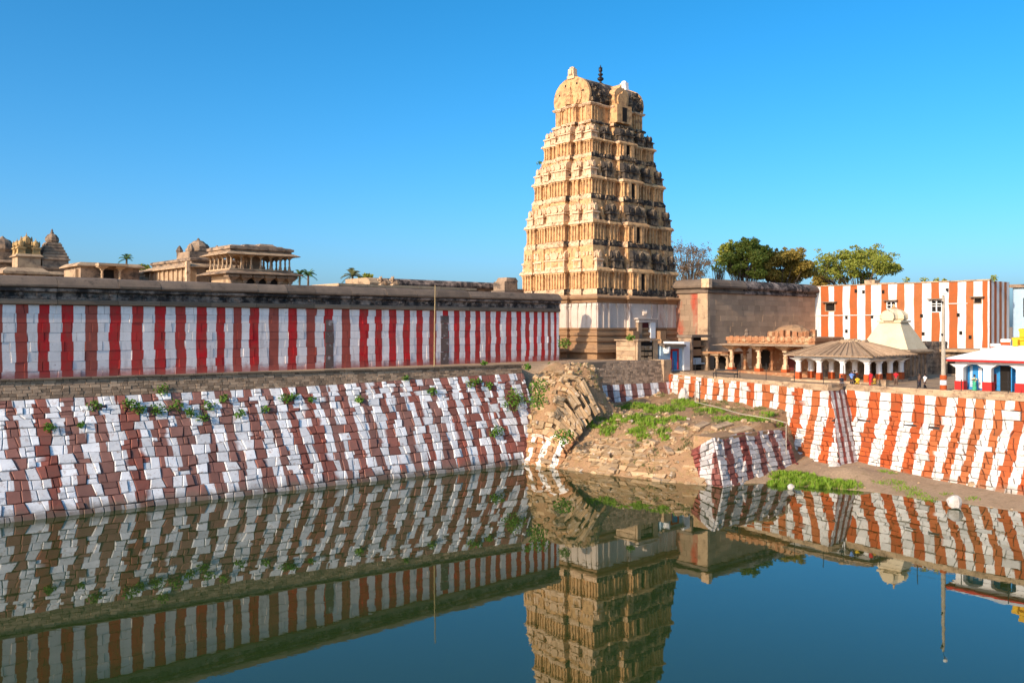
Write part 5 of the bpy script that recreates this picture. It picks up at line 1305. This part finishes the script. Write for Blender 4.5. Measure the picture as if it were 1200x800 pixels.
def palm(px, z, ytop, fr_px, base_h, mat, label, seed=1):
    rr = random.Random(seed); u, v = at_z(px, z); H = hy(ytop, z)-base_h; L = fr_px*z/FPX
    t = thing('palm_tree', label, 'palm tree', (u,v,base_h), group='palms behind the temple walls')
    hh = H-L*.55; b = MB(); b.tube([(0,0,0),(.15,.1,hh*.5),(.2,0,hh)], [.28,.2,.17], 8); b.build('trunk', M['bark'], t)
    for k in range(16):
        a = k*2.4+rr.uniform(-.3,.3); el = rr.uniform(-.1,1.25); b = MB(); pts_ = []
        for i in range(7):
            s = i/6; r_ = L*s*math.cos(el)*(1-.1*s); zz = L*s*math.sin(el)-L*.55*s*s*(.6+.4*math.cos(el)); pts_.append(Vector((.2+r_*math.cos(a), r_*math.sin(a), hh+zz)))
        for i in range(6):
            p, q = pts_[i], pts_[i+1]; d = (q-p).normalized(); sd = Vector((-math.sin(a), math.cos(a), 0))
            for j in range(3):
                for sg in (-1, 1):
                    c = p.lerp(q, j/3); ll = L*.30*(1-.6*abs(i/6-.4)); e = c+(sd*sg*.8+d*.6+Vector((0,0,-.25))).normalized()*ll
                    b.add([c, c+d*L*.045, e], [(0,1,2)], 0, None, (rr.random(), rr.random()))
        b.tube(pts_, .03, 3); b.build('frond', M[mat], t)
palm(147, 160, 297, 12, 11, 'palm', 'green palm crown rising above the low hall roof', 2)
palm(360, 150, 315, 14, 11, 'palm', 'green palm right of the columned pavilion', 3)
palm(350, 158, 316, 13, 11, 'palm', 'smaller palm half hidden behind the right end of the columned pavilion', 4)
palm(412, 150, 314, 17, 11, 'palm_dry', 'dry yellowish palm behind the dark gallery', 5)
# ------------------------------------------------------------------ temple buildings behind the left wall
pa = thing('columned_pavilion', 'two-storey stone pavilion with open columned upper floor behind the left wall', 'pavilion', (48.6,106.8,11))
b = MB(); b.box(.6,8.4,.6,6.6,0,11.5); b.build('lower_storey', M['lit_stone'], pa)
for x in (.5,2.2,3.8,5.4,7.0,8.5):
    b = MB(); column(b, x, .35, 7.5, 11.4, .4); b.build('lower_column', M['granite'], pa)
for x0, x1 in ((4.0,5.2),(5.6,6.8),(2.4,3.6)):
    b = MB(); b.box(x0,x1,.5,.62,8.4,11.0); b.build('opening', M['dark'], pa)
def eave(par, x0, x1, y0, y1, z, ov, th, mat, name='eave'):
    b = MB(); b.add([(x0-ov,y0-ov,z-.25),(x1+ov,y0-ov,z-.25),(x1+ov,y1+ov,z-.25),(x0-ov,y1+ov,z-.25),(x0-ov,y0-ov,z-.25+th*.5),(x1+ov,y0-ov,z-.25+th*.5),(x1+ov,y1+ov,z-.25+th*.5),(x0-ov,y1+ov,z-.25+th*.5),(x0,y0,z+th),(x1,y0,z+th),(x1,y1,z+th),(x0,y1,z+th)],
        [(0,3,2,1),(0,1,5,4),(1,2,6,5),(2,3,7,6),(3,0,4,7),(4,5,9,8),(5,6,10,9),(6,7,11,10),(7,4,8,11),(8,9,10,11)]); return b.build(name, M[mat], par)
eave(pa, .2,8.8,.2,7.0, 11.75, 1.0, .25, 'granite')
b = MB(); b.box(.1,8.9,.1,7.1,12.01,12.2); b.build('floor_slab', M['lit_stone'], pa)
for i in range(7):
    for y in (.5, 6.6):
        b = MB(); column(b, .5+i*1.33, y, 12.2, 14.0, .22); b.build('column', M['lit_stone'], pa)
for j in range(4):
    for x in (.5, 8.5):
        b = MB(); column(b, x, 1.7+j*1.22, 12.2, 14.0, .22); b.build('column', M['lit_stone'], pa)
for x in (3.2,5.8):
    for y in (2.4,4.8):
        b = MB(); column(b, x, y, 12.2, 14.0, .3); b.build('column', M['granite'], pa)
b = MB(); b.box(3.6,5.4,2.6,4.6,12.2,14.0); b.build('inner_cell', M['granite'], pa)
eave(pa, .2,8.8,.2,6.9, 14.2, .75, .15, 'lit_stone', 'upper_eave')
b = MB(); b.box(.3,8.7,.3,6.8,14.36,14.6); b.build('roof_slab', M['granite'], pa)
for x0, x1, hh in ((.2,1.9,.55),(2.1,3.9,.7),(4.1,6.3,.85),(6.5,7.6,.6),(7.7,8.8,.45)):
    b = MB(); b.cr = (rr.random(),0); b.sweep([(x0,.1),(x1,.1),(x1,6.9),(x0,6.9)], [(0,14.6),(.1,14.65),(.1,14.6+hh*.7),(-.1,14.6+hh*.8),(-.25,14.6+hh)]); b.build('parapet', M['granite'], pa)
dh = thing('domed_hall', 'long stone hall with a small ribbed dome behind the left wall', 'hall', (47.4,115.9,11))
b = MB(); b.box(0,9,0,14.5,0,12.7); b.build('wall', M['lit_stone'], dh)
eave(dh, 0,9,0,14.5, 12.9, .7, .3, 'lit_stone')
b = MB(); b.sweep([(.3,.3),(8.7,.3),(8.7,14.2),(.3,14.2)], [(0,13.2),(0,13.5),(.2,13.6),(.2,13.9),(0,14.0)]); b.build('parapet', M['granite'], dh)
for i in range(9):
    b = MB(); b.cr = (rr.random(),0); b.cbox(-.06,.8+i*1.6,8,.3,.4,4.6); b.build('pilaster', M['lit_stone'], dh)
for i in range(5):
    b = MB(); b.cr = (rr.random(),0); b.cbox(1+i*1.7,-.06,8,.4,.3,4.6); b.build('pilaster', M['granite'], dh)
for y in (3.0,6.2,9.5):
    b = MB(); b.box(-.05,.1,y,y+.8,8.6,11); b.build('window', M['dark'], dh)
b = MB(); b.cbox(-.5,-.5,4,.5,.5,9.4); b.build('corner_post', M['cream_pale'], dh)
b = MB(); b.box(.6,4.8,1.6,6.0,14.0,14.9); b.lathe(2.7,3.8,[(1.5,14.9),(1.7,15.1),(1.7,15.4),(1.45,15.45),(1.5,15.7),(1.2,16.1),(1.05,16.12),(.7,16.45),(.25,16.6),(.1,16.9)],10); b.build('dome', M['granite'], dh)
for x, y in ((.9,1.9),(4.5,1.9),(.9,5.7),(4.5,5.7)):
    b = MB(); b.lathe(x,y,[(.4,14.9),(.5,15.2),(.3,15.6),(.08,15.9)],7); b.build('corner_finial', M['granite'], dh)
b = MB(); b.lathe(7.6,1.2,[(.3,14),(.35,14.5),(.15,14.8),(.03,15.3)],7); b.build('roof_finial', M['granite'], dh)
t = thing('side_porch', 'stone porch with stepped roof at the left end of the domed hall', 'porch', (46.6,130.5,11))
b = MB(); b.box(0,5,0,4.5,0,11.3); b.build('body', M['lit_stone'], t); eave(t,0,5,0,4.5,11.5,.9,.4,'lit_stone')
b = MB(); b.sweep([(.4,.4),(4.6,.4),(4.6,4.1),(.4,4.1)], [(0,11.9),(0,12.4),(.2,12.5),(.1,12.9),(-.4,13.1)]); b.build('roof', M['granite'], t)
for y in (.3,2.2,4.2):
    b = MB(); column(b,-.5,y,8.5,11.2,.35); b.build('column', M['lit_stone'], t)
b = MB(); b.box(-.05,.1,.9,2.0,8.7,10.9); b.build('opening', M['dark'], t)
lh = thing('low_hall', 'low stone hall with a columned porch behind the left wall', 'hall', (37.4,127.5,11))
b = MB(); b.box(0,7.6,0,7,0,13.0); b.build('wall', M['granite'], lh)
eave(lh,0,7.6,0,7,13.2,.6,.3,'lit_stone')
b = MB(); b.box(2.0,5.0,-1.6,-.02,0,10.6); b.build('porch_base', M['granite'], lh)
for x in (2.3,4.6):
    b = MB(); column(b,x,-1.3,10.6,13.0,.35); b.build('porch_column', M['lit_stone'], lh)
b = MB(); b.box(1.6,5.4,-2.2,-.62,13.02,13.35); b.build('porch_roof', M['lit_stone'], lh)
b = MB(); b.box(2.8,4.2,-.08,.05,10.65,12.6); b.build('doorway', M['dark'], lh)
b = MB(); b.box(-.4,.0,1,6,9,12.6); b.build('sunlit_end_slab', M['lit_stone'], lh)  # added paler slab, puts sunlight into the colour of the hall's left end
for i, x in enumerate((1.0,5.6)):
    b = MB(); b.lathe(x,-1.2,[(.5,9.2),(.7,9.9),(.4,10.5),(.5,10.8),(.1,11.2)],7); b.build('figure', M['lit_stone'], lh)
def zspot(px, z, h=11): u, v = at_z(px, z); return (u, v, h)
u, v, _ = zspot(61, 150); ps = thing('pyramid_shrine', 'stone shrine with stepped pyramid tower and small dome at far left', 'shrine', (u-2,v-2,11))
b = MB(); b.sweep([(0,0),(4,0),(4,4),(0,4)], [(0,0),(0,14.2),(.25,14.3),(.25,14.7),(.0,14.8),(0,15.8)]); b.build('body', M['granite'], ps)
for k in range(6):
    s = 2.1-.2*k; b = MB(); b.cr = (rr.random(),0); b.sweep([(2-s,2-s),(2+s,2-s),(2+s,2+s),(2-s,2+s)], [(0,15.8+k*.5),(.12,15.85+k*.5),(.12,16.05+k*.5),(-.05,16.12+k*.5),(-.05,16.3+k*.5)]); b.build('pyramid_step', M['granite'], ps)
b = MB(); b.lathe(2,2,[(.9,18.8),(1.1,19.1),(1.05,19.6),(.7,20.1),(.3,20.3)],10); b.build('dome', M['granite'], ps)
b = MB(); b.lathe(2,2,[(.25,20.3),(.3,20.5),(.12,20.7),(.2,20.8),(.05,21.1)],7); b.build('finial', M['coping'], ps)
u, v, _ = zspot(31, 147); gs = thing('golden_shrine', 'small shrine with a cluster of golden domed turrets beside the stone pyramid', 'shrine', (u-1.7,v-1.7,11))
b = MB(); b.box(0,3.4,0,3.4,0,16.3); b.build('body', M['lit_stone'], gs)
eave(gs,0,3.4,0,3.4,16.4,.35,.2,'lit_stone')
for x, y, s in ((.6,.6,1.25),(2.8,.6,1.25),(.6,2.8,1.25),(2.8,2.8,1.25),(1.7,1.7,1.7)):
    inst('domed_turret', KM['kuta','gold'] if ('kuta','gold') in KM else kuta().mesh('domed_turret', M['gold']), gs, (x,y,16.6), 0, (s,s,2.0*s))
u, v, _ = zspot(3, 150); ds = thing('domed_shrine', 'domed stone shrine cut by the left edge of the picture', 'shrine', (u-2,v-2,11))
b = MB(); b.box(0,4,0,4,0,15.5); b.build('body', M['granite'], ds); eave(ds,0,4,0,4,15.6,.5,.3,'granite')
b = MB(); b.box(.6,3.4,.6,3.4,15.9,17.2); b.build('neck', M['granite'], ds)
b = MB(); b.lathe(2,2,[(1.4,17.2),(1.75,17.7),(1.7,18.5),(1.2,19.2),(.5,19.5),(.1,19.9)],12); b.build('dome', M['granite'], ds)
u, v, _ = zspot(23, 132); fp = thing('porch_pavilion', 'small stone pavilion with a dark opening and sloping roof below the golden turrets', 'pavilion', (u-1.8,v-1.0,11))
b = MB(); b.box(0,4.6,.0,4,0,10.3); b.build('base', M['lit_stone'], fp)
b = MB(); b.box(.8,3.8,1.0,4,10.3,12.5); b.build('inner_wall', M['dark'], fp)
for x in (.3,1.5,3.1,4.3):
    b = MB(); column(b,x,.3,10.3,12.5,.35); b.build('column', M['lit_stone'], fp)
eave(fp,0,4.6,0,4,12.8,.8,.7,'lit_stone','roof')
u, v, _ = zspot(-4, 141); bh = thing('back_hall', 'low dark stone hall running behind the small far left shrines', 'hall', (u,v,11))
b = MB(); b.box(0,12.5,0,6,0,13.4); b.build('wall', M['granite'], bh); eave(bh,0,12.5,0,6,13.5,.6,.3,'lit_stone')
for i in range(6):
    b = MB(); b.cbox(.8+i*2.1,-.1,8,.4,.3,5.2); b.build('pilaster', M['granite'], bh)
# long dark gallery behind the wall, its stone bulls and the broken block
ga = thing('long_gallery', 'long dark roofed gallery behind the right part of the red striped wall', 'gallery', (70.8,110,11))
b = MB(); b.box(0,25,0,6,0,10.9); b.build('wall', M['granite'], ga)
x = 0
while x < 25:
    e = min(25, x+rr.uniform(2.5,4)); b = MB(); b.cr = (rr.random(),0); b.extrude_x([(6,10.92),(-.5,10.92),(-.6,11.2),(-.3,11.7),(.3,11.95),(6,11.9)], x+.02, e-.02); b.build('coping_stone', M['coping_black'] if x else M['lit_stone'], ga); x = e  # first stone is paler: sunlight on the gallery end put into its colour
t = thing('low_gallery', 'low flat stone roof just behind the coping of the red striped wall', 'gallery', (58,97,11))
b = MB(); b.box(0,22,0,6,0,9.9); b.build('wall', M['granite'], t)
x = 0
while x < 22:
    e = min(22, x+rr.uniform(2,4)); b = MB(); b.cr = (rr.random(),0); b.box(x+.02,e-.02,-.4,6.2,9.92,10.2+rr.uniform(0,.08)); b.build('roof_slab', M['lit_stone'], t); x = e
for k, (px, lb) in enumerate(((450,'small seated stone bull on the low roof, left one of the pair'),(464,'small seated stone bull on the low roof, right one of the pair'))):
    z = 119; u, v = at_z(px, z); o = thing('bull_statue', lb, 'statue', (u,v,21.15), group='stone bulls on the low gallery roof')
    b = MB(); b.box(-.7,.7,-.4,.4,0,.2); b.build('plinth', M['lit_stone'], o)
    b = MB(); b.lathe(0,0,[(.3,.2),(.42,.45),(.38,.75),(.15,.95)],8,sxy=(1.5,.85)); b.lathe(-.55,0,[(.2,.55),(.27,.85),(.24,1.15),(.1,1.3)],7); b.box(-.95,-.6,-.12,.12,.8,1.02); b.cbox(-.5,-.2,1.15,.08,.08,.25); b.cbox(-.5,.2,1.15,.08,.08,.25); b.box(-.7,-.3,-.35,.35,.2,.38); b.build('body', M['lit_stone'], o)
u, v = at_z(594, 135); t = thing('broken_gate_block', 'dark broken stone block standing left of the gateway tower', 'ruin', (u-1.3,v-1.0,11))
b = MB(); b.frust(1.3,1.3,0,11.6,1.5,1.5,1.25,1.25); b.frust(1.5,1.2,11.6,12.2,1.2,1.2,.9,1.0); b.build('core', M['granite'], t)
b = MB(); b.box(-.25,2.85,-.25,2.8,9.9,10.3); b.build('string_course', M['coping'], t)
b = MB(); b.frust(4.2,1.8,0,10.6,.8,.9,.6,.7); b.build('stump', M['granite'], t)
# ------------------------------------------------------------------ people
M['skin'] = plain_mat('brown_skin', (0.16,0.08,0.045), 0.55, 0.1)
M['hair'] = plain_mat('black_hair', (0.012,0.01,0.01), 0.5, 0.1)
def cloth(name, c): M[name] = plain_mat(name, c, 0.85, 0.25, 6.0)
cloth('cloth_blue', (0.16,0.28,0.60)); cloth('cloth_yellow', (0.75,0.50,0.03)); cloth('cloth_red', (0.60,0.02,0.03)); cloth('cloth_white', (0.78,0.76,0.73)); cloth('cloth_dark', (0.03,0.03,0.045)); cloth('cloth_green', (0.06,0.40,0.22)); cloth('cloth_ochre', (0.6,0.34,0.04)); cloth('cloth_grey', (0.25,0.25,0.28)); cloth('cloth_brown', (0.16,0.09,0.06)); cloth('cloth_cream', (0.7,0.6,0.42))
def person(px, y, h, face, shirt, lower, label, pose='stand', scale=1.0, sari=False, z=None, seed=1):
    """faces local -y; joints are placed, skinned and smoothed as one body"""
    rr = random.Random(seed); u, v = spot(px, y, h) if z is None else at_z(px, z)
    t = thing('person', label, 'person', (u,v,h), face); 
    sit = pose == 'sit'; walk = pose == 'walk'
    hip = .42 if sit else .93
    J = {}; E = []; Rd = {}
    def j(n, p, r, par=None): J[n] = Vector(p); Rd[n] = r; (E.append((par, n)) if par else None)
    j('pelvis', (0,0,hip), .13); j('waist', (0,.0,hip+.16), .115, 'pelvis'); j('chest', (0,-.01 if not sit else -.05,hip+.36), .14, 'waist'); j('neck0', (0,0 if not sit else -.06,hip+.52), .075, 'chest'); j('neck', (0,-.01 if not sit else -.07,hip+.58), .05, 'neck0'); j('head', (0,-.03 if not sit else -.1,hip+.69), .088, 'neck'); j('crown', (0,-.02 if not sit else -.09,hip+.79), .07, 'head'); j('nose', (0,-.125 if not sit else -.195,hip+.675), .018, 'head')
    for s, S in ((-1,'l'),(1,'r')):
        j('sh'+S, (s*.185,0 if not sit else -.05,hip+.47), .06, 'chest')
        bend = .1 if not walk else s*.14
        if sit: el, wr = (s*.24,-.12,hip+.22), (s*.14,-.34,hip+.12)
        elif pose == 'arms': el, wr = (s*.25,-.06,hip+.24), (s*.10,-.24,hip+.34)
        else: el, wr = (s*.24,bend*.3,hip+.2), (s*.25,-.09-bend*.4,hip-.04)
        j('el'+S, el, .042, 'sh'+S); j('wr'+S, wr, .028, 'el'+S)
        d = (Vector(wr)-Vector(el)).normalized(); pm = Vector(wr)+d*.07; j('palm'+S, pm, .033, 'wr'+S)
        sd = d.cross(Vector((s*1.0,0,0))); sd = sd.normalized() if sd.length > .1 else Vector((0,1,0))
        for k, (o, l) in enumerate(((-.03,.075),(-.01,.088),(.01,.083),(.03,.065))):
            a = pm+d*.03+sd*o; j('f%d%s' % (k,S), a+d*l*.5, .0095, 'palm'+S); j('g%d%s' % (k,S), a+d*l*.9+Vector((-s*.02,-.01,0)), .008, 'f%d%s' % (k,S))
        j('th'+S, Vector(wr)+d*.045+sd*-.05, .011, 'palm'+S); j('ti'+S, Vector(wr)+d*.085+sd*-.07, .0095, 'th'+S)
        if sit: kn, an, to = (s*.17,-.40,.40), (s*.13,-.34,.07), (s*.14,-.50,.03)
        elif walk: kn, an, to = (s*.10,-.10*s-.06,.50), (s*.10,-.22*s+.05,.08), (s*.11,-.22*s-.1,.03)
        else: kn, an, to = (s*.11,-.03,.50), (s*.12,.02,.08), (s*.14,-.13,.03)
        j('hp'+S, (s*.095,0,hip-.05), .10, 'pelvis'); j('kn'+S, kn, .06, 'hp'+S); j('an'+S, an, .038, 'kn'+S); j('to'+S, to, .032, 'an'+S)
    ks = list(J); ix = {k: i for i, k in enumerate(ks)}
    me = bpy.data.meshes.new('body'); me.from_pydata([J[k]*scale for k in ks], [(ix[a], ix[b]) for a, b in E], []); me.materials.append(M['skin'])
    o = bpy.data.objects.new('body', me); COL.objects.link(o); o.parent = t
    mo = o.modifiers.new('skin', 'SKIN'); mo.use_smooth_shade = True
    for i, k in enumerate(ks):
        sv = me.skin_vertices[0].data[i]; sv.radius = (Rd[k]*scale, Rd[k]*scale*(.8 if k in ('chest','waist') else 1)); sv.use_root = (k == 'pelvis')
    ss = o.modifiers.new('sub', 'SUBSURF'); ss.levels = 1; ss.render_levels = 1
    S_ = lambda p: Vector(p)*scale
    hd = J['head']; b = MB(); b.lathe(0,0,[(.098,-.01),(.112,.05),(.10,.11),(.06,.15),(.015,.165)],9); b.v = [((x)*scale, (y_+hd.y+.02)*scale, (z_+hd.z+.02)*scale) for x, y_, z_ in b.v]
    if sari: b.lathe(0,(hd.y+.11)*scale,[(.02*scale,(hd.z-.08)*scale),(.06*scale,(hd.z-.03)*scale),(.05*scale,(hd.z+.05)*scale)],7)
    b.sm = True; b.build('hair', M['hair'], t)
    b = MB()                                                            # face: eyes, mouth, ears
    for s in (-1,1):
        b.cbox(s*.035*scale,(hd.y-.088)*scale,(hd.z+.012)*scale,.024*scale,.012*scale,.012*scale)
    b.cbox(0,(hd.y-.088)*scale,(hd.z-.052)*scale,.045*scale,.012*scale,.010*scale); b.build('eyes_and_mouth', M['hair'], t)
    for s in (-1,1):
        b = MB(); b.lathe(s*.098*scale,hd.y*scale,[(.012*scale,(hd.z-.03)*scale),(.022*scale,hd.z*scale),(.014*scale,(hd.z+.03)*scale)],6); b.build('ear', M['skin'], t)
    b = MB(); cy_ = J['chest'].y; n = 12                                # shirt or blouse
    prof = [(.165,hip-.08,0),(.150,hip+.1,0),(.165,hip+.25,cy_*.7),(.185,hip+.40,cy_),(.15,hip+.50,cy_),(.07,hip+.545,cy_*1.1)]
    V = []; F = []
    for r_, z_, yy in prof:
        for i in range(n):
            a = 2*math.pi*i/n; V.append(S_((r_*1.05*math.cos(a), yy+r_*.74*math.sin(a), z_)))
    F = [(q*n+i, q*n+(i+1)%n, (q+1)*n+(i+1)%n, (q+1)*n+i) for q in range(len(prof)-1) for i in range(n)]
    b.add(V, F)
    for S in 'lr': b.tube([S_(J['sh'+S]+Vector((0,0,.0))), S_(J['sh'+S].lerp(J['el'+S], .85))], [.078*scale,.06*scale], 8)
    b.sm = True; b.build('sari_blouse' if sari else 'shirt', M[shirt], t)
    b = MB()
    if sari and not sit:
        pr = [(.15,hip+.12),(.18,hip-.1),(.20,.5),(.23,.2),(.25,.04)]
        b.lathe(0,0,[(r_*scale, z_*scale) for r_, z_ in reversed(pr)],14,sxy=(1,.85)); b.sm = True; b.build('sari_skirt', M[lower], t)
        b = MB(); b.tube([S_((-.16,-.10,hip+.05)), S_((0,-.17,hip+.25)), S_((.14,-.10,hip+.46)), S_((.15,.10,hip+.44)), S_((.10,.17,hip+.0)), S_((.10,.18,.45))], [.05*scale,.07*scale,.07*scale,.07*scale,.08*scale,.07*scale], 8); b.build('sari_drape', M[lower], t)
    else:
        for S in 'lr':
            b.tube([S_(J['hp'+S]+Vector((0,0,.08))), S_(J['hp'+S].lerp(J['kn'+S],.3)), S_(J['kn'+S]), S_(J['kn'+S].lerp(J['an'+S],.85))], [.118*scale,.112*scale,.085*scale,.07*scale], 9)
        b.sm = True; b.build('trousers' if not sari else 'sari_skirt', M[lower], t)
    return t
G = 8.92; F0 = ROT-math.pi/2
gl = G+.0
def P_(px, z, h, *a, **k): return person(px, 0, h, *a, z=z, **k)
P_(998, 104.2, G+.18, F0+.4, 'cloth_blue', 'cloth_dark', 'person in a light blue shirt and dark trousers standing at the brown pavilion', pose='walk', seed=1)
P_(1001.5, 104.8, G+.18, F0+2.6, 'cloth_dark', 'cloth_dark', 'person in dark clothes standing just behind the blue shirt', seed=2)
P_(1005, 103.6, G+.18, F0+.2, 'cloth_yellow', 'cloth_yellow', 'person in yellow sitting on the terrace edge beside the blue shirt', pose='sit', sari=True, seed=3)
P_(1020.5, 103.8, G+.18, F0-.3, 'cloth_red', 'cloth_red', 'person in a bright red sari standing beside a white column', sari=True, seed=4)
P_(1025.5, 102.8, G+.18, F0-.6, 'cloth_ochre', 'cloth_ochre', 'person in ochre yellow sitting right of the red sari', pose='sit', sari=True, seed=5)
P_(1050, 106.5, G+.1, F0+.3, 'cloth_red', 'cloth_brown', 'person in red top in the shade by the right side of the brown pavilion', seed=6)
P_(1077.5, 103, G, F0+1.2, 'cloth_brown', 'cloth_dark', 'person in brown clothes standing left of the white shirt', seed=7)
P_(1084, 100.5, G+.05, F0-.5, 'cloth_white', 'cloth_dark', 'person in a white shirt and dark trousers walking near the lamp post', pose='walk', seed=8)
P_(986, 104.0, G+.18, F0+.8, 'cloth_dark', 'cloth_grey', 'person in black sitting by the foot of a white column', pose='sit', seed=9)
P_(1142, 97.0, G+.1, F0+.2, 'cloth_cream', 'cloth_green', 'person in a green sari skirt in front of the blue shrine', sari=True, pose='arms', seed=10)
P_(1149, 98.2, G+.22, F0-.4, 'cloth_white', 'cloth_white', 'person in white standing between the columns of the blue shrine', sari=True, seed=11)
P_(1177, 96.6, G+.22, F0+.1, 'cloth_brown', 'cloth_brown', 'person in brown in the dark doorway of the blue shrine, left one of two', seed=12)
P_(1182.5, 96.2, G+.22, F0-.1, 'cloth_grey', 'cloth_grey', 'person in grey in the dark doorway of the blue shrine, right one of two', pose='arms', seed=13)
t = thing('wooden_box', 'small tan wooden box on the terrace beside the seated ochre figure', 'box', (*at_z(1035, 104), G+.1))
b = MB(); b.box(-.4,.4,-.5,.5,0,.75); b.build('body', M['lit_stone'], t)
b = MB(); b.box(-.45,.45,-.55,.55,.752,.83); b.build('lid', M['ochre'], t)
